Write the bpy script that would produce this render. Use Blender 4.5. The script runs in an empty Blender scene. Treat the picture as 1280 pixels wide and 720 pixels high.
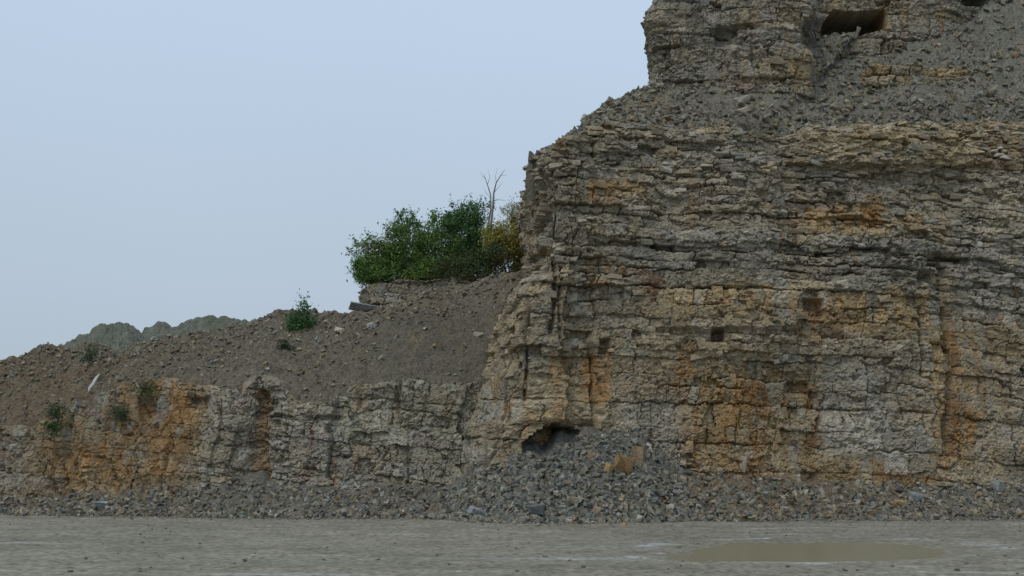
import bpy, bmesh, math, random
import numpy as np
from mathutils import Vector

# ------------------------------------------------------------------ camera, sky, light
W, H, F = 1280.0, 720.0, 1545.0
EYE = 1.7
PITCH = math.atan((594 - 360) / F)
scene = bpy.context.scene
col = scene.collection

cam_data = bpy.data.cameras.new('camera')
cam_data.sensor_width = 36.0
cam_data.lens = 36.0 * F / W
cam_data.clip_start = 0.1
cam_data.clip_end = 6000
cam = bpy.data.objects.new('camera', cam_data)
cam.location = (0, 0, EYE)
cam.rotation_euler = (math.pi / 2 + PITCH, 0, 0)
col.objects.link(cam)
scene.camera = cam

SUN_EL, SUN_AZ = math.radians(58), math.radians(215)   # azimuth clockwise from +Y: behind and left of the camera
world = bpy.data.worlds.new('World')
scene.world = world
world.use_nodes = True
wn, wl = world.node_tree.nodes, world.node_tree.links
wn.clear()
w_out = wn.new('ShaderNodeOutputWorld')
w_bg = wn.new('ShaderNodeBackground'); w_bg.inputs['Strength'].default_value = 0.10
sky = wn.new('ShaderNodeTexSky'); sky.sky_type = 'NISHITA'; sky.sun_disc = False
sky.sun_elevation = SUN_EL; sky.sun_rotation = SUN_AZ
sky.air_density = 1.0; sky.dust_density = 4.0; sky.ozone_density = 1.0
tc = wn.new('ShaderNodeTexCoord')
sep = wn.new('ShaderNodeSeparateXYZ')
ramp = wn.new('ShaderNodeValToRGB')                     # an even veil of high cloud
ramp.color_ramp.elements[0].position = 0.0; ramp.color_ramp.elements[0].color = (4.5, 5.25, 6.0, 1)
ramp.color_ramp.elements[1].position = 0.35; ramp.color_ramp.elements[1].color = (5.5, 6.8, 8.4, 1)
cn = wn.new('ShaderNodeTexNoise'); cn.inputs['Scale'].default_value = 1.6; cn.inputs['Detail'].default_value = 3
cmul = wn.new('ShaderNodeMapRange'); cmul.inputs[3].default_value = 0.93; cmul.inputs[4].default_value = 1.07
vm = wn.new('ShaderNodeVectorMath'); vm.operation = 'SCALE'
mixw = wn.new('ShaderNodeMix'); mixw.data_type = 'RGBA'; mixw.inputs[0].default_value = 0.88
wl.new(tc.outputs['Generated'], sep.inputs[0]); wl.new(sep.outputs['Z'], ramp.inputs[0])
wl.new(tc.outputs['Generated'], cn.inputs['Vector']); wl.new(cn.outputs['Fac'], cmul.inputs[0])
wl.new(ramp.outputs['Color'], vm.inputs[0]); wl.new(cmul.outputs[0], vm.inputs['Scale'])
wl.new(sky.outputs['Color'], mixw.inputs[6]); wl.new(vm.outputs[0], mixw.inputs[7])
wl.new(mixw.outputs[2], w_bg.inputs['Color']); wl.new(w_bg.outputs[0], w_out.inputs[0])

sun_data = bpy.data.lights.new('sun', 'SUN')
sun_data.energy = 1.15; sun_data.angle = math.radians(25); sun_data.color = (1.0, 0.95, 0.87)
sun = bpy.data.objects.new('sun', sun_data)
sd = Vector((math.sin(SUN_AZ) * math.cos(SUN_EL), math.cos(SUN_AZ) * math.cos(SUN_EL), math.sin(SUN_EL)))
sun.rotation_euler = (-sd).to_track_quat('-Z', 'Y').to_euler()
sun.location = (-20, -30, 60)
col.objects.link(sun)

vs = scene.view_settings
vs.view_transform = 'Standard'; vs.look = 'None'; vs.gamma = 1.0; vs.exposure = 0.0
vs.use_curve_mapping = False

# ------------------------------------------------------------------ helpers
random.seed(7)
RNG = np.random.default_rng(11)
CP, SP = math.cos(PITCH), math.sin(PITCH)

def at(px, py, Y):
    """the point of the place at depth Y that the photograph shows at a pixel"""
    dx, dy = (px - 640) / F, (360 - py) / F
    d = np.array([dx, CP - SP * dy, SP + CP * dy])
    return d * (Y / d[1]) + np.array([0, 0, EYE])

def on_ground(px, py, z=0.0):
    dx, dy = (px - 640) / F, (360 - py) / F
    d = np.array([dx, CP - SP * dy, SP + CP * dy])
    return d * ((z - EYE) / d[2]) + np.array([0, 0, EYE])

def pix(x, y, z):
    z = z - EYE
    f = y * CP + z * SP
    u = -y * SP + z * CP
    return 640 + F * x / f, 360 - F * u / f

def _hash(ix, iy, iz, seed):
    h = (ix.astype(np.int64) * 374761393 + iy.astype(np.int64) * 668265263
         + iz.astype(np.int64) * 2147483647 + seed * 974711) & 0xFFFFFFFF
    h = ((h ^ (h >> 13)) * 1274126177) & 0xFFFFFFFF
    h = ((h ^ (h >> 16)) * 2246822519) & 0xFFFFFFFF
    h = h ^ (h >> 15)
    return (h & 0xFFFFFF).astype(np.float32) / float(0xFFFFFF) * 2 - 1

def vnoise(x, y, z, seed=0):
    x, y, z = np.broadcast_arrays(np.asarray(x, float), np.asarray(y, float), np.asarray(z, float))
    fx, fy, fz = np.floor(x), np.floor(y), np.floor(z)
    tx, ty, tz = x - fx, y - fy, z - fz
    tx = tx * tx * (3 - 2 * tx); ty = ty * ty * (3 - 2 * ty); tz = tz * tz * (3 - 2 * tz)
    fx = fx.astype(np.int64); fy = fy.astype(np.int64); fz = fz.astype(np.int64)
    def lx(j, k):
        a = _hash(fx, fy + j, fz + k, seed); b = _hash(fx + 1, fy + j, fz + k, seed)
        return a + (b - a) * tx
    def ly(k):
        a = lx(0, k); return a + (lx(1, k) - a) * ty
    a = ly(0)
    return a + (ly(1) - a) * tz

def v2(x, y, seed=0):
    x, y = np.broadcast_arrays(np.asarray(x, float), np.asarray(y, float))
    fx, fy = np.floor(x), np.floor(y)
    tx, ty = x - fx, y - fy
    tx = tx * tx * (3 - 2 * tx); ty = ty * ty * (3 - 2 * ty)
    fx = fx.astype(np.int64); fy = fy.astype(np.int64); zz = np.zeros_like(fx)
    def lx(j):
        a = _hash(fx, fy + j, zz, seed); b = _hash(fx + 1, fy + j, zz, seed)
        return a + (b - a) * tx
    a = lx(0)
    return a + (lx(1) - a) * ty

def fbm(x, y, o=4, seed=0, gain=0.5):
    t, a, s = 0.0, 1.0, 0.0
    for k in range(o):
        t = t + a * v2(x * 2 ** k + 13.7 * k, y * 2 ** k - 7.1 * k, seed + k); s += a; a *= gain
    return t / s

def fbm3(x, y, z, o=4, seed=0, gain=0.5):
    t, a, s = 0.0, 1.0, 0.0
    for k in range(o):
        t = t + a * vnoise(x * 2 ** k + 13.7 * k, y * 2 ** k - 7.1 * k, z * 2 ** k + 3.3 * k, seed + k); s += a; a *= gain
    return t / s

def sst(a, b, x):
    t = np.clip((x - a) / (b - a), 0, 1)
    return t * t * (3 - 2 * t)

def box_mask(x, y, x0, x1, y0, y1, sx, sy):
    return sst(x0 - sx, x0 + sx, x) * (1 - sst(x1 - sx, x1 + sx, x)) * sst(y0 - sy, y0 + sy, y) * (1 - sst(y1 - sy, y1 + sy, y))

def tag(o, label=None, cat=None, group=None, kind=None):
    if label: o['label'] = label
    if cat: o['category'] = cat
    if group: o['group'] = group
    if kind: o['kind'] = kind
    return o

def mesh_np(name, verts, faces, colors=None, mat=None, smooth=False):
    """faces: (n,4) or (n,3) int array"""
    me = bpy.data.meshes.new(name)
    verts = np.ascontiguousarray(verts, dtype=np.float32); faces = np.ascontiguousarray(faces, dtype=np.int32)
    n, k = faces.shape
    me.vertices.add(len(verts)); me.vertices.foreach_set('co', verts.ravel())
    me.loops.add(n * k); me.loops.foreach_set('vertex_index', faces.ravel())
    me.polygons.add(n)
    me.polygons.foreach_set('loop_start', np.arange(0, n * k, k, dtype=np.int32))
    me.polygons.foreach_set('loop_total', np.full(n, k, dtype=np.int32))
    me.polygons.foreach_set('use_smooth', np.full(n, smooth, dtype=bool))
    if colors is not None:
        a = me.color_attributes.new('tint', 'FLOAT_COLOR', 'POINT')
        c = np.ones((len(verts), 4), dtype=np.float32); c[:, :3] = colors
        a.data.foreach_set('color', c.ravel())
    me.update(calc_edges=True)
    if mat: me.materials.append(mat)
    return me

def obj(name, me, parent=None, loc=None):
    o = bpy.data.objects.new(name, me)
    col.objects.link(o)
    if loc is not None: o.location = loc
    if parent is not None: o.parent = parent
    return o

def grid_faces(nr, nc):
    i = np.arange(nr - 1)[:, None] * nc + np.arange(nc - 1)[None, :]
    return np.stack([i, i + 1, i + nc + 1, i + nc], -1).reshape(-1, 4)

# ------------------------------------------------------------------ materials
def rock_material(name, grain=9.0, var=0.35, bump=0.5, rough=0.95, spec=0.12):
    m = bpy.data.materials.new(name); m.use_nodes = True
    nt = m.node_tree; N, L = nt.nodes, nt.links
    b = N['Principled BSDF']
    b.inputs['Roughness'].default_value = rough
    b.inputs['Specular IOR Level'].default_value = spec
    at_ = N.new('ShaderNodeAttribute'); at_.attribute_name = 'tint'
    tcn = N.new('ShaderNodeNewGeometry')
    n1 = N.new('ShaderNodeTexNoise'); n1.inputs['Scale'].default_value = grain; n1.inputs['Detail'].default_value = 6; n1.inputs['Roughness'].default_value = 0.65
    mr = N.new('ShaderNodeMapRange'); mr.inputs[1].default_value = 0.3; mr.inputs[2].default_value = 0.7
    mr.inputs[3].default_value = 1 - var; mr.inputs[4].default_value = 1 + var
    sc = N.new('ShaderNodeVectorMath'); sc.operation = 'SCALE'
    bp = N.new('ShaderNodeBump'); bp.inputs['Strength'].default_value = bump; bp.inputs['Distance'].default_value = 0.05
    L.new(tcn.outputs['Position'], n1.inputs['Vector'])
    L.new(n1.outputs['Fac'], mr.inputs[0]); L.new(at_.outputs['Color'], sc.inputs[0]); L.new(mr.outputs[0], sc.inputs['Scale'])
    L.new(sc.outputs[0], b.inputs['Base Color'])
    L.new(n1.outputs['Fac'], bp.inputs['Height']); L.new(bp.outputs['Normal'], b.inputs['Normal'])
    return m

ROCK = rock_material('bedded_limestone', 11.0, 0.42, 0.9)
SCREE = rock_material('loose_scree', 9.0, 0.5, 1.0)
STONE = rock_material('broken_stone', 9.0, 0.45, 0.9)

GREY = np.array([.280, .250, .187]); BLUE = np.array([.238, .235, .205]); BUFF = np.array([.335, .27, .17])
OCHRE = np.array([.345, .240, .118]); RUST = np.array([.285, .158, .060]); DRUST = np.array([.20, .095, .04])
PALE = np.array([.36, .34, .29]); DARK = np.array([.17, .165, .14]); BROWN = np.array([.25, .185, .12])

# ------------------------------------------------------------------ bedded rock faces
def blocks(s, w, edges, spacing, seed):
    """cells of a masonry-like jointed rock. s, w: flat arrays. spacing(k, wmid) -> (lo, hi)"""
    rng = np.random.default_rng(seed)
    bed = np.clip(np.searchsorted(edges, w) - 1, 0, len(edges) - 2)
    cell = np.zeros(len(s), np.int64)
    dl = np.zeros(len(s)); dr = np.zeros(len(s)); cx = np.zeros(len(s)); cw = np.zeros(len(s))
    nxt = 0
    smin, smax = s.min() - 1, s.max() + 1
    for k in range(len(edges) - 1):
        lo, hi = spacing(k, (edges[k] + edges[k + 1]) / 2)
        n = int((smax - smin) / lo) + 3
        stp = lo + (hi - lo) * rng.random(n) ** 1.6
        j = smin - rng.random() * hi + np.cumsum(stp)
        j = np.concatenate([[smin - 3], j])
        j = j[: np.searchsorted(j, smax) + 2]
        m = bed == k
        if not m.any():
            continue
        c = np.clip(np.searchsorted(j, s[m]) - 1, 0, len(j) - 2)
        cell[m] = nxt + c
        dl[m] = s[m] - j[c]; dr[m] = j[c + 1] - s[m]; cx[m] = (j[c] + j[c + 1]) / 2; cw[m] = j[c + 1] - j[c]
        nxt += len(j)
    db = w - edges[bed]; dt = edges[bed + 1] - w
    return dict(bed=bed, cell=cell, dl=dl, dr=dr, db=db, dt=dt, cx=cx, cw=cw, n=nxt,
                mid=(edges[bed] + edges[bed + 1]) / 2, th=edges[bed + 1] - edges[bed])

def facets(s, w, cs, cw, seed):
    """angular broken faces: a tilted little plane for each cell of a jittered grid"""
    gx, gy = s / cs, w / cw
    ix, iy = np.floor(gx).astype(np.int64), np.floor(gy).astype(np.int64)
    f1 = np.full(len(s), 9.0); f2 = np.full(len(s), 9.0); h = np.zeros(len(s)); one = np.zeros_like(ix)
    for a in (-1, 0, 1):
        for b in (-1, 0, 1):
            jx, jy = ix + a, iy + b
            px_ = jx + .5 + .48 * _hash(jx, jy, one, seed); py_ = jy + .5 + .48 * _hash(jx, jy, one, seed + 1)
            dd = (gx - px_) ** 2 + (gy - py_) ** 2
            v = _hash(jx, jy, one, seed + 2) + 0.8 * _hash(jx, jy, one, seed + 3) * (gx - px_) + 0.8 * _hash(jx, jy, one, seed + 4) * (gy - py_)
            m = dd < f1
            f2 = np.where(m, f1, np.minimum(f2, dd)); h = np.where(m, v, h); f1 = np.where(m, dd, f1)
    return h, np.sqrt(f2) - np.sqrt(f1)

def make_edges(lo, hi, thick, seed):
    rng = np.random.default_rng(seed)
    e = [lo]
    while e[-1] < hi:
        a, b = thick(e[-1]); e.append(e[-1] + a + (b - a) * rng.random() ** 1.4)
    return np.array(e)

def face_mesh(name, curve, zbot, ztop, step, seed, beds, spacing, bedw, extra, colour, amp=1.0,
              lean=0.08, shift=None, back=3.0, npieces=0, kind='structure', piece_min=(0.3, 0.22), lowamp=0.45, lowscale=0.22, colamp=None, crack=1.0, fac=1.0, embed=()):
    """curve: plan polyline (x,y) walked so that the left-hand... the face looks towards -Y.
       Builds the sheet and lifts out the most prominent blocks as children."""
    curve = np.array(curve, float)
    seg = np.hypot(*np.diff(curve, axis=0).T); cum = np.concatenate([[0], np.cumsum(seg)])
    ns = int(cum[-1] / step) + 1
    s1 = np.linspace(0, cum[-1], ns)
    cxy = np.stack([np.interp(s1, cum, curve[:, 0]), np.interp(s1, cum, curve[:, 1])], 1)
    # smooth the plan, then its normal
    ker = np.ones(max(3, int(0.5 / step))); ker /= ker.sum()
    pad = len(ker) // 2
    for _ in range(2):
        for c in range(2):
            cxy[:, c] = np.convolve(np.pad(cxy[:, c], (pad, len(ker) - 1 - pad), mode='reflect', reflect_type='odd'), ker, 'valid')
    tan = np.gradient(cxy, axis=0); tan /= np.linalg.norm(tan, axis=1)[:, None] + 1e-9
    nrm = np.stack([tan[:, 1], -tan[:, 0]], 1)
    zt = ztop(cxy[:, 0], s1); zb = zbot(cxy[:, 0], s1)
    nz = int((zt - zb).max() / step) + 1
    v = np.linspace(0, 1, nz)
    Z = zb[None, :] + (zt - zb)[None, :] * v[:, None]
    S = np.broadcast_to(s1[None, :], Z.shape)
    X = np.broadcast_to(cxy[None, :, 0], Z.shape).copy(); Y = np.broadcast_to(cxy[None, :, 1], Z.shape).copy()
    NX = np.broadcast_to(nrm[None, :, 0], Z.shape); NY = np.broadcast_to(nrm[None, :, 1], Z.shape)
    if shift is not None: X += shift(X, Y, Z, S)
    Y += lean * (Z - zb.min())
    sh = Z.shape
    fs, fz, fx, fy = S.ravel(), Z.ravel(), X.ravel(), Y.ravel()
    # warped bedding coordinates
    ws = fs + 0.30 * fbm(fs * 0.8, fz * 1.3, 3, seed + 1) + 0.06 * v2(fs * 5, fz * 5, seed + 2)
    ww = bedw(fx, fz) + 0.16 * fbm(fs * 0.45, fz * 0.7, 3, seed + 3) + 0.05 * v2(fs * 2.7, fz * 3, seed + 41) + 0.03 * v2(fs * 7, fz * 7, seed + 4)
    B = blocks(ws, ww, beds, spacing, seed + 5)
    rng = np.random.default_rng(seed + 6)
    r_off = rng.normal(0, 1, B['n']); r_ts = rng.normal(0, 1, B['n']); r_tw = rng.normal(0, 1, B['n']); r_v = rng.random(B['n'])
    miss = (rng.random(B['n']) < 0.05)
    hb = rng.random(len(beds) + 1); bo = rng.normal(0, 1, len(beds) + 1)
    c = B['cell']
    a = amp(fx, fz) if callable(amp) else amp
    ckm = crack(fx, fz) if callable(crack) else crack
    keepb = np.clip(0.55 + 1.1 * fbm(fs * 0.33, fz * 0.5, 2, seed + 42), 0.1, 1.25)      # where the jointing is clear, where the face is massive
    d = 0.075 * a * np.clip(r_off[c], -2, 2) * keepb
    d += a * 0.075 * bo[B['bed']] * (0.6 + 0.6 * v2(fs * 0.35, B['mid'] * 3, seed + 7))
    d += 0.07 * a * np.clip(r_ts[c], -1.6, 1.6) * (ws - B['cx']) / np.maximum(B['cw'], .3) * keepb
    d += 0.16 * a * np.clip(r_tw[c] + 0.2, -1.5, 1.5) * (ww - B['mid']) / np.maximum(B['th'], .25) * np.minimum(B['th'], .6) * keepb
    small = (B['cw'] * B['th'] < 0.5)
    d -= np.where(miss[c] & small, 0.30 * a, 0)
    # joints and bedding cracks of uneven strength
    hstr = np.clip(hb[B['bed']] * 1.2 - 0.55 + 1.0 * v2(fs * 0.8, B['bed'] * 7.3, seed + 8), 0, 1) * ckm
    hstr2 = np.clip(hb[B['bed'] + 1] * 1.2 - 0.55 + 1.0 * v2(fs * 0.8, (B['bed'] + 1) * 7.3, seed + 8), 0, 1) * ckm
    vst = np.clip(1.5 * v2(B['cx'] * 3.1, B['mid'] * 2.3, seed + 9) - 0.25 + 0.4 * v2(fs * 3, fz * 3, seed + 44), 0, 1) * ckm
    cwid = np.clip(0.030 + 0.030 * v2(fs * 1.5, fz * 1.5, seed + 10), .012, 1)
    ck = lambda e, wd: np.exp(-(e / wd) ** 2)
    d -= 0.32 * np.maximum(ck(B['db'], cwid) * hstr, ck(B['dt'], cwid) * hstr2)
    d -= 0.26 * ck(np.minimum(B['dl'], B['dr']), cwid * 0.9) * vst
    e = np.minimum(np.minimum(B['dl'], B['dr']), np.minimum(B['db'], B['dt']))
    d -= 0.045 * np.exp(-e / 0.08) * (1 + v2(fs * 6, fz * 6, seed + 12)) * keepb
    # broken faces, coarse to fine
    j1 = 0.10 * fbm(fs * 2, fz * 2, 2, seed + 13); j2 = 0.10 * fbm(fs * 2 + 50, fz * 2, 2, seed + 14)
    h1, e1 = facets(ws + j1, ww + j2, 0.85, 0.50, seed + 15)
    h2, e2 = facets(ws - j2, ww + j1, 0.36, 0.19, seed + 16)
    h3, e3 = facets(fs + j1, fz + j2, 0.16, 0.12, seed + 18)
    msk2 = np.clip(0.75 + 1.1 * fbm(fs * 0.45, fz * 0.6, 3, seed + 17), 0.12, 1.4)
    fc = fac(fx, fz) if callable(fac) else fac
    fc = fc * (0.30 + 1.0 * r_v[c]); msk2 = msk2 * (0.35 + 0.95 * r_v[c])
    d += fc * (0.085 * h1 * (1.25 - 0.4 * keepb) + 0.062 * h2 * msk2 + 0.036 * h3)
    d -= 0.06 * np.exp(-(e2 / 0.10) ** 2) * np.clip(v2(fs * 1.7, fz * 1.7, seed + 19) * 1.5, 0, 1) * msk2
    d -= 0.30 * np.clip(v2(fs * 3.3, fz * 4.0, seed + 45) - 0.5, 0, 1) * msk2 + 0.22 * np.clip(v2(fs * 8.3, fz * 10.0, seed + 46) - 0.52, 0, 1)                # pits
    # upright columns between master joints
    if colamp is not None:
        wc = fs + 0.55 * fbm(fs * 0.5, fz * 0.55, 4, seed + 20) + 0.05 * v2(fs * 3, fz * 3, seed + 21)
        je = make_edges(fs.min() - 1, fs.max() + 1, lambda q: (0.5, 1.9), seed + 22)
        ci = np.clip(np.searchsorted(je, wc) - 1, 0, len(je) - 2)
        rc = rng.normal(0, 1, len(je)); rcs = rng.random(len(je) + 1)
        ca = colamp(fx, fz)
        d += 0.17 * ca * rc[ci] * (0.6 + 0.7 * v2(ci * 5.1, fz * 0.25, seed + 23))
        ec = np.minimum((wc - je[ci]) * (0.4 + 1.2 * (1 - rcs[ci])), (je[ci + 1] - wc) * (0.4 + 1.2 * (1 - rcs[ci + 1])))
        d -= 0.34 * ca * np.exp(-(ec / 0.06) ** 2) * np.clip(1.6 * v2(ci * 3.7, fz * 0.9, seed + 24) - .05, 0, 1)
    d += lowamp * fbm(fs * lowscale, fz * lowscale, 3, seed + 25)
    d += 0.040 * fbm(fs * 3.0, fz * 3.0, 4, seed + 30, 0.6) + 0.022 * v2(fs * 19, fz * 19, seed + 35)
    PX, PY = pix(fx, fy, fz)
    if extra is not None: d += extra(PX, PY, fx, fz, fs)
    # colour of the stone itself
    rgb = colour(PX, PY, fs, fz, ws, ww, B, rng)
    d2 = d.reshape(sh)
    P = np.stack([X + NX * d2, Y + NY * d2, Z], -1)
    zj = 0.02 * v2(fs * 9, fz * 9, seed + 40)
    P[..., 2] += zj.reshape(sh) * np.minimum(1, v[:, None] * 20)
    # pick the blocks that stand out
    pieces = []
    cg = c.reshape(sh)
    sheet = P.copy()
    if npieces:
        inx = (PX > -20) & (PX < 1300) & (PY > -20) & (PY < 665)
        cnt = np.bincount(c, weights=inx.astype(float), minlength=B['n'])
        dm = np.bincount(c, weights=d, minlength=B['n']) / np.maximum(np.bincount(c, minlength=B['n']), 1)
        ok = np.zeros(B['n'], bool); ok[c[(B['cw'] >= piece_min[0]) & (B['th'] >= piece_min[1])]] = True
        score = np.where(ok & ~miss & (cnt > 30), np.minimum(cnt, 2.2 / step / step * 0.5) * step * step * (0.6 + np.clip(0.085 * np.clip(r_off, -2, 2) * 4, -0.4, 1)) , -1)
        pick = np.argsort(-score)[:npieces]
        pick = pick[score[pick] > 0]
        flag = np.zeros(B['n'], bool); flag[pick] = True
        fin = flag[cg] & inx.reshape(sh)
        sheet[..., 0] -= np.where(fin, NX * 0.06, 0); sheet[..., 1] -= np.where(fin, NY * 0.06, 0)
        order = np.argsort(c, kind='stable'); cs = c[order]
        for k in pick:
            lo_, hi_ = np.searchsorted(cs, k), np.searchsorted(cs, k, side='right')
            idx = order[lo_:hi_]; idx = idx[inx[idx]]
            if len(idx) < 25: continue
            rr, cc = idx // sh[1], idx % sh[1]
            r0, r1, c0, c1 = rr.min(), rr.max(), cc.min(), cc.max()
            sub = np.zeros((r1 - r0 + 1, c1 - c0 + 1), bool); sub[rr - r0, cc - c0] = True
            q = sub[:-1, :-1] & sub[:-1, 1:] & sub[1:, :-1] & sub[1:, 1:]
            if q.sum() < 12: continue
            pieces.append((r0, c0, q, sub.shape))
    # the sheet, closed at the top by a shelf running back
    nb = 6
    tb = np.linspace(0, 1, nb + 1)[1:]
    capx = sheet[-1, :, 0][None, :] - NX[-1][None, :] * tb[:, None] * back
    capy = sheet[-1, :, 1][None, :] - NY[-1][None, :] * tb[:, None] * back
    capz = np.repeat(sheet[-1, :, 2][None, :], nb, 0) + 0.05 * tb[:, None]
    allv = np.concatenate([sheet, np.stack([capx, capy, capz], -1)], 0)
    rgbg = rgb.reshape(sh + (3,))
    allc = np.concatenate([rgbg, np.repeat(rgbg[-1:], nb, 0)], 0)
    o = obj(name, mesh_np(name, allv.reshape(-1, 3), grid_faces(allv.shape[0], allv.shape[1]), allc.reshape(-1, 3), ROCK))
    o['kind'] = kind
    for (r0, c0, q, ss) in pieces:
        p = P[r0:r0 + ss[0], c0:c0 + ss[1]]; cc = rgbg[r0:r0 + ss[0], c0:c0 + ss[1]]
        nn = np.stack([NX[r0:r0 + ss[0], c0:c0 + ss[1]], NY[r0:r0 + ss[0], c0:c0 + ss[1]], np.zeros(ss)], -1)
        ii = np.arange(ss[0] * ss[1]).reshape(ss)
        qi, qj = np.nonzero(q)
        f = np.stack([ii[qi, qj], ii[qi, qj + 1], ii[qi + 1, qj + 1], ii[qi + 1, qj]], 1)
        n0 = ss[0] * ss[1]
        qp = np.pad(q, 1)
        sk = []
        A, Bm, C, D = ii[qi, qj], ii[qi, qj + 1], ii[qi + 1, qj + 1], ii[qi + 1, qj]
        for (u_, w_, nbm) in ((A, Bm, qp[qi, qj + 1]), (C, D, qp[qi + 2, qj + 1]), (D, A, qp[qi + 1, qj]), (Bm, C, qp[qi + 1, qj + 2])):
            m = ~nbm
            sk.append(np.stack([w_[m], u_[m], u_[m] + n0, w_[m] + n0], 1))
        f = np.concatenate([f] + sk, 0)
        vv = np.concatenate([p.reshape(-1, 3), (p - nn * 0.12).reshape(-1, 3)], 0)
        cv = np.concatenate([cc.reshape(-1, 3)] * 2, 0)
        use = np.unique(f); re = np.zeros(len(vv), np.int64); re[use] = np.arange(len(use))
        vv, cv, f = vv[use], cv[use], re[f]
        org = vv.mean(0)
        obj('rock_block', mesh_np('rock_block', vv - org, f, cv, ROCK), o, org)
    if embed: embed_slabs(o, P, NX, NY, PX.reshape(sh), PY.reshape(sh), rgbg, embed, seed + 60)
    return o, dict(P=P, S=s1)

def slab_template(seed):
    q = np.random.default_rng(seed)
    p = q.uniform(-1, 1, (22, 3)); p = np.sign(p) * np.abs(p) ** 0.28
    p[:, 2] *= 1; bm = bmesh.new()
    for a_ in p * .5: bm.verts.new(a_)
    bmesh.ops.convex_hull(bm, input=bm.verts)
    bmesh.ops.delete(bm, geom=[v for v in bm.verts if not v.link_faces], context='VERTS')
    bmesh.ops.dissolve_limit(bm, angle_limit=0.12, verts=bm.verts, edges=bm.edges)
    bmesh.ops.triangulate(bm, faces=bm.faces); bm.verts.index_update()
    V = np.array([v.co[:] for v in bm.verts]); Fc = np.array([[v.index for v in f.verts] for f in bm.faces])
    bm.free(); return V, Fc
SLABS = [slab_template(3000 + i) for i in range(12)]

def embed_slabs(o, P, NX, NY, PX, PY, rgbg, spec, seed):
    """angular pieces of the bedding that stand out of the face, one mesh under the face"""
    q = np.random.default_rng(seed); VV, FF, CC, off = [], [], [], 0
    ok0 = (PX > -15) & (PX < 1295) & (PY > -15) & (PY < 650) & ~((PX > 1022) & (PX < 1114) & (PY > 4) & (PY < 52)) & ~((PX > 648) & (PX < 756) & (PY > 526) & (PY < 590))
    for (n, x0, x1, y0, y1, wl_, wh, hl, hh, pr, rt) in spec:
        idx = np.flatnonzero((ok0 & (PX > x0) & (PX < x1) & (PY > y0) & (PY < y1)).ravel())
        if not len(idx): continue
        for k_ in q.choice(idx, n):
            i, j = divmod(int(k_), P.shape[1])
            nv = np.array([NX[i, j], NY[i, j], 0.0]); tv = np.array([-nv[1], nv[0], 0.0])
            f_ = q.random() ** 2.2
            w_ = wl_ + (wh - wl_) * f_; h_ = (hl + (hh - hl) * f_) * (.7 + .6 * q.random())
            V, Fc = SLABS[int(q.integers(12))]
            R = rot_xyz(rt * q.normal(), rt * q.normal(), rt * 1.5 * q.normal())
            L_ = (V * np.array([w_, .30 + .3 * w_, h_])) @ R.T
            c0 = P[i, j] - nv * (.15 + .15 * w_ - pr * q.random())
            VV.append(c0 + L_[:, :1] * tv + L_[:, 1:2] * nv + L_[:, 2:] * np.array([0, 0, 1.0]))
            FF.append(Fc + off); off += len(V)
            CC.append(np.repeat((rgbg[i, j] * (1.04 + .14 * q.normal()))[None], len(V), 0))
    if VV:
        e = obj('broken_rock', mesh_np('broken_rock', np.concatenate(VV), np.concatenate(FF), np.clip(np.concatenate(CC), .02, .6), ROCK), o)
        e['kind'] = 'stuff'

def rot_xyz(a, b, c):
    ca, sa, cb, sb, cc, sc_ = math.cos(a), math.sin(a), math.cos(b), math.sin(b), math.cos(c), math.sin(c)
    Rx = np.array([[1, 0, 0], [0, ca, -sa], [0, sa, ca]]); Ry = np.array([[cb, 0, sb], [0, 1, 0], [-sb, 0, cb]]); Rz = np.array([[cc, -sc_, 0], [sc_, cc, 0], [0, 0, 1]])
    return Rz @ Ry @ Rx

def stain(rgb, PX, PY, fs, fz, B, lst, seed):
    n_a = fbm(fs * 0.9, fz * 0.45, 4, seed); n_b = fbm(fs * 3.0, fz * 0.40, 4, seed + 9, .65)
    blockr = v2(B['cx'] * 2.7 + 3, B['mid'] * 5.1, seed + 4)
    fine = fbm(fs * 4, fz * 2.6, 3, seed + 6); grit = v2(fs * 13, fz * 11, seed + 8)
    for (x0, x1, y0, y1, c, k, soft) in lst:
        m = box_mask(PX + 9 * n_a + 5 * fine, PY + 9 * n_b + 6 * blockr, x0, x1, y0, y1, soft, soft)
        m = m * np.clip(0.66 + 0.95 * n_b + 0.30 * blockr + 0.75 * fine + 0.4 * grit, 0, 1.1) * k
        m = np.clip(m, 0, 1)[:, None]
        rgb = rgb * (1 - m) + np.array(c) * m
    return rgb

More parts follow.
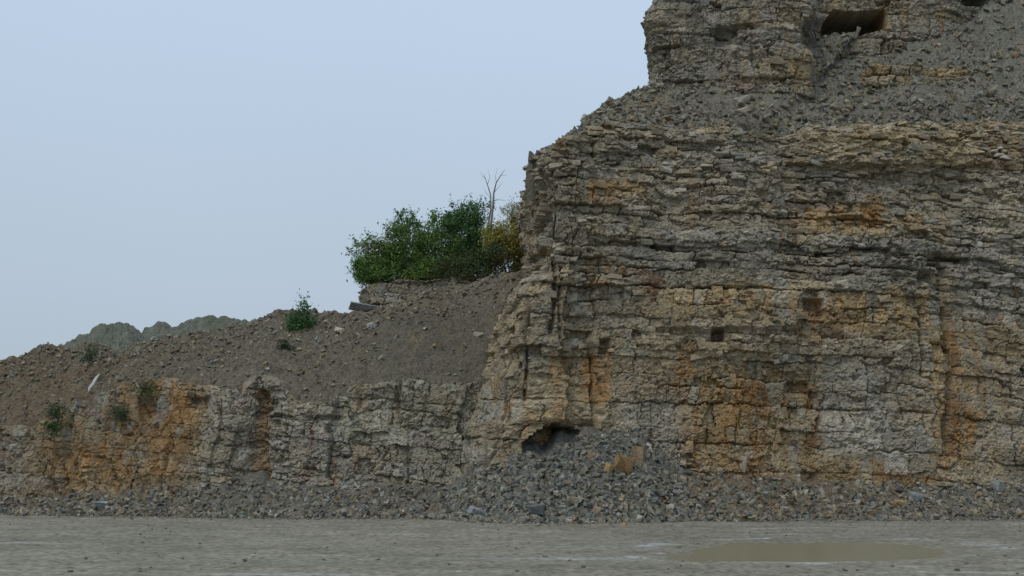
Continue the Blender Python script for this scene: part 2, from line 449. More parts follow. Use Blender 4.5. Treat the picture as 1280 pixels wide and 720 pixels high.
def stone_colour(base, stains, seed, tintv=0.16):
    def f(PX, PY, fs, fz, ws, ww, B, rng):
        n = len(fs)
        rb = rng.normal(0, 1, B['n'])[B['cell']]; rw = rng.normal(0, 1, B['n'])[B['cell']]
        bw = rng.normal(0, 1, 400)[np.minimum(B['bed'], 399)]
        rgb = np.repeat(np.array(base)[None, :], n, 0)
        big = fbm(fs * 0.25, fz * 0.4, 3, seed)
        m = np.clip(0.45 * big + 0.2 * bw + 0.35 * fbm(fs * 1.5, ww * 2, 3, seed + 2), 0, 0.8)[:, None]
        rgb = rgb * (1 - m) + BLUE * m
        m = np.clip(-0.5 * big + 0.2 * rw - 0.05 + 0.3 * fbm(fs * 1.2, ww * 1.5, 3, seed + 3), 0, 0.7)[:, None]
        rgb = rgb * (1 - m) + BUFF * 0.85 * m
        hv = rng.random(B['n'])[B['cell']]
        for lo_, hi_, cc_ in ((.0, .12, BUFF), (.12, .26, BLUE * 1.08), (.26, .33, np.array([.25, .205, .175])), (.33, .42, PALE)):
            m = ((hv >= lo_) & (hv < hi_))[:, None] * 0.55
            rgb = rgb * (1 - m) + cc_ * m
        rgb = stain(rgb, PX, PY, fs, fz, B, stains, seed + 50)
        # thin run-down streaks and specks
        st = np.clip(v2(fs * 4.5 + .25 * v2(fs, fz * 2, seed + 72), fz * 0.45, seed + 70) * 1.6 - 0.6, 0, 1) * np.clip(1.3 * fbm(fs * .35, fz * .35, 2, seed + 71) + .35, 0, 1)
        rgb = rgb * (1 - 0.75 * st[:, None]) + (RUST * .8) * 0.75 * st[:, None]
        rgb = rgb * (1 + tintv * np.clip(rb, -2, 2) * 0.6 + 0.07 * np.clip(bw, -1.5, 1.5))[:, None]
        rgb = rgb * (1 + 0.20 * fbm(fs * 4, fz * 4, 3, seed + 80) + 0.16 * v2(fs * 15, fz * 15, seed + 84))[:, None]
        return np.clip(rgb, 0.02, 0.7)
    return f

# ------------------------------------------------------------------ the quarry floor
def interp_px(tab, Y):
    """[(px, py)] at depth Y -> world (x, z) arrays"""
    p = np.array([at(a, b, Y) for a, b in tab]); return p[:, 0], p[:, 2]

def puddle_depth(x, y):
    PX, PY = pix(x, y, np.zeros_like(x))
    n = fbm(x * 0.7, y * 0.5, 3, 900)
    u = (PX - 1035) / 172; v = (PY - 688) / 12.5
    a = 1 - np.sqrt(u * u + v * v)
    u2 = (PX - 900) / 115; v2_ = (PY - 697) / 6.5
    b = 0.75 - np.sqrt(u2 * u2 + v2_ * v2_)
    k = np.maximum(a, b) + 0.22 * n
    return np.where(y > 4, k, -1)

def ground_z(x, y):
    z = 0.05 * fbm(x * 0.12, y * 0.2, 3, 300) + 0.035 * fbm(x * 0.9, y * 1.1, 5, 310, .6) + 0.020 * v2(x * 0.5 + .1 * y, y * 3.5, 320)
    z = z * np.clip((np.hypot(x, y) + 10) / 40, 0, 1)
    k = puddle_depth(x, y)
    near = np.exp(-np.clip(-k, 0, 9) * 2.2)
    z = z * (1 - 0.85 * near) - np.clip(k * 0.16, -0.045, 0.12) * near - 0.01
    return z

xs = np.concatenate([-np.geomspace(2500, 32, 26), np.arange(-31.5, 31.5, 0.11), np.geomspace(32, 2500, 26)])
ys = np.concatenate([-np.geomspace(800, 4, 18), np.arange(-3, 17, 0.5), np.arange(17, 58, 0.10), np.geomspace(59, 3500, 30)])
GX, GY = np.meshgrid(xs, ys)
GZ = ground_z(GX, GY)
GZ = np.where((np.abs(GX) > 31.6) | (GY > 58.5) | (GY < 4), np.minimum(GZ, 0) * 0.2 - 0.02, GZ)
gcol = np.repeat(np.array([[.203, .188, .143]]), GX.size, 0)
gx, gy = GX.ravel(), GY.ravel()
k = puddle_depth(gx, gy)
gcol *= (1 + 0.20 * fbm(gx * 0.18, gy * 0.5, 4, 330) + 0.42 * fbm(gx * 1.8, gy * 1.5, 4, 340, .75))[:, None]
# dry pale dust in drag marks, damp mud round the puddle
pale = np.clip(fbm(gx * 0.26 + 0.05 * gy, gy * 1.5, 4, 350) * 2.8 - 0.72, 0, 1) * np.clip(0.6 + fbm(gx * .2, gy * .2, 2, 355), 0, 1)
gcol = gcol * (1 - 0.7 * pale[:, None]) + np.array([.34, .335, .295]) * 0.7 * pale[:, None]
wet = (np.exp(-np.abs(k + 0.05) * 9) * 0.35)[:, None]
gcol = gcol * (1 - wet) + np.array([.19, .175, .125]) * wet
rim = (np.exp(-((k + 0.28) / 0.10) ** 2) * np.clip(v2(gx * 1.2, gy * 2.5, 360) + .1, 0, 1) * 0.7)[:, None]
gcol = gcol * (1 - rim) + np.array([.42, .43, .42]) * rim
ground = obj('ground', mesh_np('ground', np.stack([GX, GY, GZ], -1).reshape(-1, 3), grid_faces(len(ys), len(xs)), gcol,
                               rock_material('packed_quarry_dust', 6.0, 0.60, 1.0, 0.9, 0.15), smooth=True))
tag(ground, 'packed grey dust floor of the quarry', kind='structure')

def water_material():
    m = bpy.data.materials.new('muddy_water'); m.use_nodes = True
    N, L = m.node_tree.nodes, m.node_tree.links
    b = N['Principled BSDF']
    b.inputs['Roughness'].default_value = 0.22; b.inputs['IOR'].default_value = 1.33
    n = N.new('ShaderNodeTexNoise'); n.inputs['Scale'].default_value = 0.5; n.inputs['Detail'].default_value = 3
    r = N.new('ShaderNodeMix'); r.data_type = 'RGBA'
    r.inputs[6].default_value = (.212, .198, .122, 1); r.inputs[7].default_value = (.25, .228, .155, 1)
    g = N.new('ShaderNodeNewGeometry')
    L.new(g.outputs['Position'], n.inputs['Vector']); L.new(n.outputs['Fac'], r.inputs[0]); L.new(r.outputs[2], b.inputs['Base Color'])
    n2 = N.new('ShaderNodeTexNoise'); n2.inputs['Scale'].default_value = 5; bp = N.new('ShaderNodeBump')
    bp.inputs['Strength'].default_value = 0.12; bp.inputs['Distance'].default_value = 0.02
    L.new(g.outputs['Position'], n2.inputs['Vector']); L.new(n2.outputs['Fac'], bp.inputs['Height']); L.new(bp.outputs[0], b.inputs['Normal'])
    return m

# ------------------------------------------------------------------ main cliff
def g_x(px, Y): return (px - 640) / F * Y * 1.012

main_curve = [(-1.2, 68), (-0.6, 58), (-0.5, 52.5), (0.0, 50.6), (0.7, 49.9), (2.2, 50.0), (4.5, 50.6), (7.2, 51.2), (9.5, 50.9), (12.2, 51.6),
              (15.0, 51.4), (17.6, 51.7), (18.8, 52.1), (19.6, 52.3), (21, 52.1), (24, 52.2), (31, 53), (38, 54)]
rim_tab = [(600, 180), (622, 179), (634, 180), (642, 194), (650, 194), (660, 188), (685, 181), (712, 168), (742, 153), (780, 142), (830, 147), (900, 152), (1000, 150), (1060, 140), (1130, 138), (1200, 130), (1280, 126), (1400, 122), (1660, 122)]
rim_x, rim_z = interp_px(rim_tab, 51.6)
def main_top(x, s):
    st = 0.22 * v2(x * 1.1, 0, 401) + 0.18 * np.round(2 * v2(x * 2.3, 0, 402)) / 2
    return np.interp(x, rim_x, rim_z) + st * 0.8
nose_z = [0, 2, 4.5, 6.4, 8, 9.4, 10.3, 11.5, 13, 14.3, 15.0, 16]
nose_d = [-2.05, -1.85, -1.3, -.7, -.25, .45, 1.1, 1.6, 1.7, 1.62, 1.45, 1.6]
def main_shift(X, Y, Z, S):
    wgt = np.clip(1 - (X + 0.5) / 4.5, 0, 1) ** 1.5
    wgt = np.where(Y > 52.6, 1, wgt)
    return (np.interp(Z, nose_z, nose_d)) * wgt
def main_bedw(x, z):
    return z + 0.02 * x + 0.05 * np.clip(x - 5, 0, 30) + 0.06 * np.clip(x - 18.8, 0, 30) + 0.25 * np.sin(x * 0.22 + 1)
def thick(w):
    if w < 4.5: return (0.45, 1.25)
    if w < 8.3: return (0.35, 0.95)
    if w < 9.8: return (0.6, 1.2)
    return (0.13, 0.50)
def spc(k, w):
    if w < 4.5: return (0.45, 1.5)
    if w < 9.8: return (0.35, 1.5)
    return (0.35, 2.0)
main_beds = make_edges(-3, 22, thick, 410)

def hole(PX, PY, x0, x1, y0, y1, dep, soft=2.0):
    return -dep * box_mask(PX, PY, x0, x1, y0, y1, soft, soft)

def main_extra(PX, PY, x, z, s):
    e = hole(PX, PY, 889, 904, 412, 427, 0.7) + hole(PX, PY, 1001, 1026, 376, 398, 0.5, 3) + hole(PX, PY, 752, 764, 424, 441, 0.5)
    e += hole(PX, PY, 640, 650, 452, 462, 0.4) + hole(PX, PY, 1183, 1212, 220, 250, 0.35, 6) + hole(PX, PY, 1160, 1210, 318, 332, 0.45, 5)
    e += hole(PX, PY, 985, 1010, 478, 492, 0.35, 4) + hole(PX, PY, 876, 905, 205, 222, 0.25, 4) + hole(PX, PY, 1148, 1168, 338, 352, 0.4, 4)
    # hollow above the heap: stepped roof, floor hidden under the rubble
    roof = np.interp(PX, [650, 658, 672, 690, 715, 745, 752], [556, 549, 538, 529, 531, 541, 556])
    roof = np.round(roof / 4) * 4
    inside = sst(0, 3, PY - roof) * (1 - sst(575, 588, PY)) * sst(652, 656, PX) * (1 - sst(746, 751, PX))
    e -= 1.5 * inside
    # lip over it
    e += 0.30 * box_mask(PX, PY, 650, 758, 498, 528, 14, 6)
    # deep upright clefts at the nose
    for cx0, y0, y1, wd, dp in ((680, 226, 300, 6.0, 1.5), (682, 300, 350, 8.0, 1.3), (690, 300, 420, 3.0, 0.5), (658, 320, 420, 3.0, .5), (622, 420, 520, 2.0, 0.35), (655, 410, 500, 2.2, 0.35),
                                (703, 330, 430, 2.2, 0.35), (745, 440, 520, 1.8, 0.3), (1186, 330, 560, 4.5, 0.45), (1152, 330, 470, 2.2, 0.3), (600, 480, 620, 3, 0.4)):
        e -= dp * np.exp(-((PX - cx0 - 5 * v2(z * 0.8, cx0, 77)) / wd) ** 2) * sst(y0 - 8, y0 + 8, PY) * (1 - sst(y1 - 12, y1 + 12, PY))
    # upper beds stand back a little
    e -= 0.35 * sst(300, 250, PY) * sst(760, 900, PX)
    e -= 0.5 * (1 - sst(140, 165, PY)) * sst(700, 800, PX)
    e += 0.35 * box_mask(PX, PY, 990, 1232, 164, 204, 8, 3)
    e += 0.22 * box_mask(PX, PY, 826, 1000, 362, 412, 10, 4)
    return e
def main_amp(x, z):
    return 0.85 + 0.45 * sst(9, 11, z) + 0.5 * (1 - sst(3, 6, x)) * sst(4, 8, z)
def main_crack(x, z): return 0.55 + 0.55 * sst(7.5, 10, z)
def main_col(x, z):
    return 0.16 + 1.15 * (1 - sst(3, 5, x)) + 0.30 * (1 - sst(4, 9, z))

main_stains = [
    (640, 1300, 120, 350, BUFF * .85, .35, 40),
    (600, 1300, 345, 640, BUFF * .92, .68, 40), (690, 860, 400, 560, BUFF * .95, .5, 30), (1000, 1300, 120, 210, BUFF * .85, .45, 20), (860, 1040, 440, 620, OCHRE * .8, .45, 20),
    (1000, 1232, 164, 206, BUFF, .95, 8), (1040, 1300, 128, 165, BUFF * .9, .7, 14), (1180, 1300, 160, 215, BUFF, .55, 12),
    (1060, 1180, 165, 180, OCHRE, .5, 8), (1000, 1085, 257, 292, OCHRE * 1.1, .95, 6), (1085, 1185, 270, 302, OCHRE * 1.05, .85, 10), (1086, 1100, 240, 285, RUST, .9, 5),
    (735, 812, 224, 252, OCHRE, .65, 10), (745, 770, 222, 256, RUST, .5, 6), (735, 782, 325, 360, RUST, .85, 8), (800, 832, 342, 376, DRUST, .8, 8), (690, 725, 330, 360, BUFF, .5, 9),
    (828, 1000, 360, 412, BUFF, .9, 8), (840, 990, 362, 395, OCHRE, .6, 12), (775, 842, 378, 432, BUFF * .9, .8, 12), (1045, 1166, 368, 422, OCHRE, .85, 8), (985, 1050, 372, 430, RUST, .55, 12),
    (610, 652, 398, 482, BUFF, .85, 8), (606, 640, 478, 522, OCHRE, .75, 8), (652, 705, 512, 560, OCHRE, .8, 8), (640, 700, 445, 520, BUFF, .6, 12),
    (700, 860, 425, 540, BUFF, .72, 20), (735, 765, 440, 505, RUST, .85, 6), (690, 722, 440, 485, RUST, .5, 6), (846, 874, 425, 600, RUST, .8, 7),
    (880, 1028, 468, 605, OCHRE * .85, .9, 9), (905, 960, 480, 600, RUST, .75, 12), (945, 962, 485, 560, DRUST, .7, 5), (1008, 1026, 475, 560, DRUST, .75, 5), (868, 1025, 585, 625, BROWN, .8, 9),
    (1158, 1216, 415, 585, OCHRE, .75, 10), (1186, 1200, 380, 580, DRUST, .6, 5), (1195, 1226, 512, 558, RUST * 1.1, .7, 5), (1236, 1300, 530, 600, BUFF, .8, 12), (1240, 1300, 385, 450, OCHRE * .9, .55, 14),
    (1096, 1185, 578, 606, RUST, .8, 7), (1016, 1075, 566, 606, OCHRE, .8, 8), (1026, 1115, 465, 570, PALE, .85, 10), (1108, 1162, 535, 590, BLUE * 1.1, .75, 9),
    (1030, 1160, 425, 470, GREY, .6, 12), (1200, 1300, 290, 400, BLUE * 1.15, .7, 20), (1040, 1165, 290, 362, DARK * 1.15, .75, 14), (800, 1000, 290, 345, BLUE * .95, .5, 20),
    (780, 860, 500, 600, PALE * .9, .65, 12), (650, 800, 170, 225, GREY * .85, .6, 15), (575, 620, 560, 640, PALE * .95, .5, 10), (590, 640, 520, 560, BUFF * .9, .5, 10),
]
main_cliff, MAIN = face_mesh('cliff', main_curve, lambda x, s: np.full_like(x, -0.3), main_top, 0.045, 4000, main_beds, spc, main_bedw, main_extra,
                             stone_colour(GREY, main_stains, 420), amp=main_amp, lean=0.075, shift=main_shift, back=4.0, npieces=300, colamp=main_col, crack=main_crack, fac=lambda x, z: 0.62 + 0.45 * sst(6.5, 9.5, z), embed=((1500, 640, 1300, 120, 215, .12, .75, .07, .26, .16, .12), (1100, 640, 1300, 200, 360, .12, .80, .06, .26, .13, .08), (900, 600, 1300, 360, 470, .10, .6, .08, .40, .10, .08), (650, 580, 1300, 460, 620, .07, .34, .10, .50, .06, .10)))
tag(main_cliff, 'tall rust-stained bedded limestone quarry cliff rising from the floor')

# ------------------------------------------------------------------ upper cliff above the bench
up_curve = []
for px, Y in ((822, 74), (818, 64), (815, 58.0), (822, 57.2), (862, 57.0), (905, 57.2), (918, 56.6), (960, 56.2), (1012, 56.4), (1018, 58), (1024, 59.6), (1070, 60.0), (1130, 59.8), (1190, 60.2), (1215, 61), (1300, 63), (1420, 64), (1640, 65.5)):
    p = at(px, 60, Y); up_curve.append((p[0], Y))
up_lo = at(900, 150, 57)[2]; up_hi = at(900, -70, 57)[2]
up_beds = make_edges(up_lo - 3, up_hi + 5, lambda w: (0.3, 1.0), 510)
def up_shift(X, Y, Z, S):
    edge = np.interp(Z, [at(0, q, 57)[2] for q in (140, 110, 85, 40, 26, 14, 8, -70)], [-.1, -.05, .2, .05, -.12, .02, .3, .5])
    return edge * np.clip(1 - (X - 6.4) / 3.0, 0, 1)
def up_extra(PX, PY, x, z, s):
    roof = np.interp(PX, [1030, 1040, 1070, 1095, 1106, 1110], [26, 14, 16, 13, 10, 22]); flo = np.interp(PX, [1030, 1070, 1106], [46, 44, 34])
    e = -2.6 * sst(-1, 3, PY - roof) * (1 - sst(-2, 3, PY - flo)) * sst(1030, 1036, PX) * (1 - sst(1104, 1109, PX))
    e -= 1.6 * box_mask(PX, PY, 1208, 1240, -12, 6, 3, 2)
    e -= 0.5 * box_mask(PX, PY, 895, 921, 35, 58, 4, 4) + 0.6 * box_mask(PX, PY, 1005, 1035, 28, 62, 8, 8)
    e += 0.25 * box_mask(PX, PY, 806, 835, 12, 34, 6, 5)
    return e
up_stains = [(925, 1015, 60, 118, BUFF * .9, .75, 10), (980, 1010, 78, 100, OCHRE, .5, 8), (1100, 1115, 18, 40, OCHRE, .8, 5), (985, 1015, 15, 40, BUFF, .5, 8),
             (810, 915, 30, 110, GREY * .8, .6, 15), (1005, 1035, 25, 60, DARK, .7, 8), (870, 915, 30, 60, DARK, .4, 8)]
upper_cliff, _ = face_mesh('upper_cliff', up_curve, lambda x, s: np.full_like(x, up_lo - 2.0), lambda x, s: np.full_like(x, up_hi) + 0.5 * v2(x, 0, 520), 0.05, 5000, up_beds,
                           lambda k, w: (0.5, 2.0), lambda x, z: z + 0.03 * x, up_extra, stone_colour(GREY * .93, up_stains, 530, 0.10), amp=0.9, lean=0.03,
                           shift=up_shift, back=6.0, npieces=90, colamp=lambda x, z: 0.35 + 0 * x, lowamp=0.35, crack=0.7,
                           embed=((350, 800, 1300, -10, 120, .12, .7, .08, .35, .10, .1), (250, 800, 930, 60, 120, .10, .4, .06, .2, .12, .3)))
tag(upper_cliff, 'upper grey limestone cliff with a dark hollow above the scree bench')

# ------------------------------------------------------------------ left rock wall
LW = [(-160, 60), (-60, 57.6), (0, 56.6), (60, 55.8), (140, 55.2), (240, 54.6), (300, 54.2), (322, 54.7), (340, 54.2), (400, 54.0), (470, 53.7), (540, 53.2), (585, 53.0), (640, 54), (680, 56)]
left_curve = [((px - 640) / F * Y * 1.012, Y) for px, Y in LW]
lrim_tab = [(-120, 540), (0, 525), (50, 505), (100, 492), (140, 478), (230, 474), (262, 486), (300, 492), (318, 470), (345, 478), (370, 500), (410, 505), (440, 478), (500, 478), (560, 482), (610, 484), (700, 484)]
lrim_x, lrim_z = interp_px(lrim_tab, 55.0)
left_beds = make_edges(-4, 11, lambda w: (0.3, 0.9), 610)
def left_amp(x, z): return 0.05 + 0.75 * sst(-13.5, -12, x)
def left_crack(x, z): return 0.02 + 0.48 * sst(-13.8, -12.2, x)
def left_fac(x, z): return 0.55 + 0.45 * sst(-13.8, -12.2, x)
def left_extra(PX, PY, x, z, s):
    d = (1 - sst(235, 275, PX)) * (0.5 * fbm(s * 0.9 + .3 * z, z * 0.3, 3, 620) + 0.35 * np.abs(fbm(s * 2.2 + .8 * z, z * 0.5, 3, 625)) + .22 * fbm(s * 4 + 1.2 * z, z * 1.6, 3, 627))      # gullied, weathered ground on the far side
    d -= 0.9 * np.exp(-((PX - 327) / 7) ** 2) * sst(480, 500, PY) * (1 - sst(590, 610, PY)) * .5
    d -= 0.35 * np.exp(-((PX - 446 - 3 * v2(z, 0, 5)) / 3) ** 2) * (1 - sst(500, 530, PY))
    d -= 0.35 * np.exp(-((PX - 497 - 3 * v2(z, 4, 5)) / 3) ** 2) * (1 - sst(510, 540, PY))
    d -= 0.30 * box_mask(PX, PY, 225, 262, 495, 512, 6, 3) + 0.25 * box_mask(PX, PY, 385, 425, 520, 526, 5, 2)
    d += -0.9 * sst(1.0, 6.0, z) * (1 - sst(235, 290, PX))                     # leans back there
    return d
left_stains = [(-50, 245, 430, 640, np.array([.195, .152, .10]), 1.0, 18), (30, 72, 478, 625, OCHRE * .75, .6, 14), (75, 135, 520, 612, OCHRE * .9, .7, 14), (130, 252, 478, 604, OCHRE * .72, .6, 14), (150, 245, 480, 560, RUST * .85, .45, 14),
               (190, 232, 480, 600, RUST, .5, 10), (60, 120, 540, 610, RUST, .5, 10), (120, 165, 560, 612, RUST, .4, 10), (100, 125, 495, 560, DARK * 1.1, .45, 7), (0, 60, 540, 620, GREY * .8, .4, 12),
               (317, 338, 486, 604, RUST, 1.5, 4), (322, 331, 500, 600, DRUST, .6, 4), (366, 425, 588, 612, np.array([.32, .2, .14]), .5, 8), (442, 449, 472, 525, RUST, .7, 3), (493, 499, 472, 535, RUST, .7, 3),
               (262, 420, 470, 600, GREY * .93, .6, 20), (420, 580, 475, 560, np.array([.285, .27, .20]), .7, 20), (420, 575, 550, 605, GREY * .9, .5, 12), (520, 580, 480, 620, np.array([.25, .235, .17]), .5, 12), (385, 430, 530, 600, PALE * .8, .5, 14)]
left_wall, LEFT = face_mesh('rock_wall', left_curve, lambda x, s: np.full_like(x, -0.3), lambda x, s: np.interp(x, lrim_x, lrim_z) + 0.35 * fbm(x * 0.9, x * 0, 3, 630), 0.05, 6000, left_beds,
                         lambda k, w: (0.3, 1.4), lambda x, z: z + 0.10 * x, left_extra, stone_colour(GREY * .93, left_stains, 640, 0.13), amp=left_amp, lean=0.17,
                         back=1.5, npieces=130, colamp=lambda x, z: 0.7 + 0 * x, lowamp=0.4, crack=left_crack, fac=left_fac, embed=((500, 0, 250, 470, 640, .06, .30, .06, .26, .06, .35), (800, 240, 620, 470, 640, .06, .28, .06, .28, .07, .2)), piece_min=(0.28, 0.25))
tag(left_wall, 'low weathered quarry wall, grey rock with orange-brown earth, beside the tall cliff')

# ------------------------------------------------------------------ slopes of loose ground
def sheet(name, P, rgb, mat=SCREE, label=None):
    o = obj(name, mesh_np(name, P.reshape(-1, 3), grid_faces(P.shape[0], P.shape[1]), rgb.reshape(-1, 3), mat))
    return tag(o, label, kind='structure')

# hillside of spoil behind the low wall
nx, nt = 430, 150
hx = np.linspace(-31, 3.2, nx)
ridge_tab = [(-150, 480), (-60, 466), (0, 453), (28, 446), (44, 438), (60, 432), (80, 436), (110, 433), (150, 431), (200, 425), (240, 420), (300, 409), (318, 401), (345, 391), (380, 390), (430, 391), (470, 390), (500, 378), (530, 367), (560, 358), (600, 350), (640, 342), (720, 338)]
rx, rz = interp_px(ridge_tab, 62.0)
rimY = np.interp(hx, [p[0] for p in left_curve], [p[1] for p in left_curve]) + 0.17 * 6.0
rimZ = np.interp(hx, lrim_x, lrim_z) + 0.15
_tp = LEFT['P'][-1]; _o = np.argsort(_tp[:, 0])
def top_at(q, arr, o_, n_=9):
    m_ = np.stack([np.interp(q + k_ * .06, arr[o_, 0], arr[o_, 1]) for k_ in range(-n_, n_ + 1)]).max(0)
    return m_, np.interp(q, arr[o_, 0], arr[o_, 2])
_y, _z = top_at(hx, _tp, _o)
rimY = np.where(hx < -1.5, _y + 0.12, rimY); rimZ = np.where(hx < -1.5, _z - 0.02, rimZ)
ridZ = np.interp(hx, rx, rz); ridY = 62.0 + 0.5 * v2(hx * 0.4, 0, 701)
t = np.concatenate([np.linspace(-0.03, 1, 105), 1 + np.linspace(0.02, 1.8, 45)])
T, HX = np.meshgrid(t, hx, indexing='ij')
def smooth1(a_, n_=41):
    return np.convolve(np.pad(a_, n_ // 2, mode='edge'), np.hanning(n_ + 2)[1:-1] / np.hanning(n_ + 2)[1:-1].sum(), 'valid')
_k = np.exp(-np.clip(T, 0, 9) / 0.06)
rimY = smooth1(rimY)[None] * (1 - _k) + rimY[None] * _k; rimZ = smooth1(rimZ)[None] * (1 - _k) + rimZ[None] * _k
up = np.clip(T, None, 1)
HY = rimY + (ridY - rimY) * T
prof = np.where(up < 0, up, up ** np.interp(HX, [-20, -6, -1], [0.85, 1.0, 1.12]))
HZ = rimZ + (ridZ - rimZ) * prof - np.clip(T - 1, 0, 9) * 1.1
rough = np.interp(HX, [-12, -6.5, -4, -1.5, 3], [1, .8, .3, .25, .5])
mid = np.clip(T, 0.0, 1)
HZ += (0.22 * fbm(HX * 0.5, HY * 0.6, 4, 710) * rough + 0.06 * fbm(HX * 2.5, HY * 2.5, 3, 720) * (0.4 + rough)) * np.clip(T * 6, 0.2, 1)
HZ += 0.30 * np.abs(fbm(HX * 0.8, HY * 0.4, 3, 730)) * np.exp(-((T - 1) / 0.08) ** 2)
HZ -= 0.5 * np.exp(-((HX - at(118, 470, 58)[0]) / 0.6) ** 2) * np.clip(T, 0, .6)          # little gully beside the pole
HZ += 0.015 * RNG.normal(size=HZ.shape)
def rough_sheet(x_, y_, seed_, a1=.06, a2=.035):
    f1_, _ = facets(x_.ravel(), y_.ravel(), .34, .34, seed_); f2_, _ = facets(x_.ravel(), y_.ravel(), .17, .17, seed_ + 9)
    return (a1 * f1_ + a2 * f2_).reshape(x_.shape)
HZ += rough_sheet(HX, HY, 765) * (0.35 + .8 * rough)
HZ -= np.clip(-T, 0, 1) * 12 + (T < 0.01) * .06
PXh, PYh = pix(HX, HY, HZ)
hrgb = np.zeros(HX.shape + (3,)); hrgb[:] = (.158, .138, .102)
def blend(rgb, m, c):
    m = np.clip(m, 0, 1)[..., None]; return rgb * (1 - m) + np.array(c) * m
nzh = fbm(HX * 0.6, HY * 0.8, 4, 740)
hrgb = blend(hrgb, (1 - sst(90, 300, PXh)) * (.75 + .5 * nzh), (.168, .128, .084))
hrgb = blend(hrgb, box_mask(PXh, PYh, 450, 640, 385, 480, 30, 25) * .8, (.128, .115, .086))
hrgb = blend(hrgb, (1 - sst(0.03, 0.25, 1 - T)) * (.5 + nzh) * sst(380, 440, PXh), (.22, .185, .13))
hrgb = blend(hrgb, np.clip(fbm(HX * 1.3, HY * 1.5, 3, 750) * 1.5 - .3, 0, .6), (.19, .155, .10))
hrgb *= .84 * (1 + 0.25 * fbm(HX * 4, HY * 4, 3, 760))[..., None]
HP = np.stack([HX, HY, HZ], -1)
hill = sheet('hillside', HP, np.clip(hrgb, .03, .6), label='slope of loose brown spoil above the low rock wall')

def hill_pt(i, j): return HP[i, j]

# bench of scree between the two cliffs
nx, nt = 520, 120
t = np.concatenate([np.linspace(-0.03, 1.0, 100), np.linspace(1.01, 1.06, 20)])
back_px = [640, 690, 812, 900, 1010, 1022, 1100, 1195, 1240, 1300, 1450, 1660]
back_py = [190, 160, 108, 104, 106, 86, 72, 44, 6, -22, -50, -60]
back_Y = [56, 56, 56.8, 56.8, 56.3, 58.5, 59.6, 59.9, 61, 62.5, 64, 65.5]
bp_ = np.array([at(a, b, c) for a, b, c in zip(back_px, back_py, back_Y)])
bench_s = np.linspace(0, 1, nx)
fpx = np.interp(bench_s, [0, 1], [660, 1640])
front = np.array([at(a, np.interp(a, [r[0] for r in rim_tab], [r[1] for r in rim_tab]) + 1, 51.2) for a in fpx])
_tp = MAIN['P'][-1]; _m = _tp[:, 1] < 55; _tp = _tp[_m]; _o = np.argsort(_tp[:, 0])
_y, _z = top_at(front[:, 0], _tp, _o)
front[:, 1] = _y + 0.12; front[:, 2] = _z - 0.02
lft = np.interp(bench_s, [0, 1], [742, 1640])                     # the bench's back line starts farther right
bk = np.stack([np.interp(lft, back_px, bp_[:, 0]), np.interp(lft, back_px, bp_[:, 1]), np.interp(lft, back_px, bp_[:, 2])], 1)
ltop = np.interp(bench_s, [0, .09, 1], [1, 0, 0])
T, SS = np.meshgrid(t, bench_s, indexing='ij')
_ex = np.interp(lft, [812, 850], [0, 1])[:, None] * (lft < 1008)[:, None]
_fac = np.clip((60.0 - front[:, 1:2]) / (bk[:, 1:2] - front[:, 1:2]), 1, 3)
bk = np.where(_ex > 0, front + (bk - front) * (1 + (_fac - 1) * _ex), bk)
_ia, _ib = int(np.argmax(lft >= 1008)) - 1, int(np.argmax(lft >= 1026))
for k_ in range(_ia + 1, _ib): bk[k_] = bk[_ia] + (bk[_ib] - bk[_ia]) * (k_ - _ia) / (_ib - _ia)
_k = np.exp(-np.clip(T, 0, 9) / 0.05)[..., None]
fr2 = np.stack([smooth1(front[:, q_], 51) for q_ in range(3)], 1); bk = np.stack([smooth1(bk[:, q_], 31) for q_ in range(3)], 1)
front = fr2[None] * (1 - _k) + front[None] * _k
BP = front + (bk[None] - front) * T[..., None]
bx, by = BP[..., 0], BP[..., 1]
BP[..., 2] += (0.25 * fbm(bx * 0.7, by * 0.8, 4, 810) + 0.10 * fbm(bx * 2.6, by * 2.6, 3, 820)) * np.clip(T * 5, 0.15, 1)
BP[..., 2] += 0.25 * np.sin(np.clip(T, 0, 1) * math.pi) * -1 + 0.02 * RNG.normal(size=bx.shape)
BP[..., 2] += rough_sheet(bx, by, 855, .09, .05)
BP[..., 2] -= np.clip(-T, 0, 1) * 14 + (T < 0.01) * .06
BP[:, 0, 2] -= 2.0
PXb, PYb = pix(BP[..., 0], BP[..., 1], BP[..., 2])
brgb = np.zeros(bx.shape + (3,)); brgb[:] = (.175, .162, .125)
brgb = blend(brgb, sst(1000, 1040, PXb) * (.7 + .4 * fbm(bx * .5, by * .5, 3, 830)), (.165, .16, .128))
brgb = blend(brgb, box_mask(PXb, PYb, 720, 830, 115, 175, 20, 12) * np.clip(.4 + fbm(bx * 1.2, by * 1.2, 3, 835), 0, .9), OCHRE * .8)
brgb = blend(brgb, np.clip(fbm(bx * 1.5, by * 1.5, 3, 840) * 1.4 - .2, 0, .6), (.23, .195, .135))
brgb *= (1 + 0.25 * fbm(bx * 4, by * 4, 3, 850))[..., None]
bench = sheet('scree_bench', BP, np.clip(brgb, .03, .6), label='grey scree bench between the two tiers of cliff')

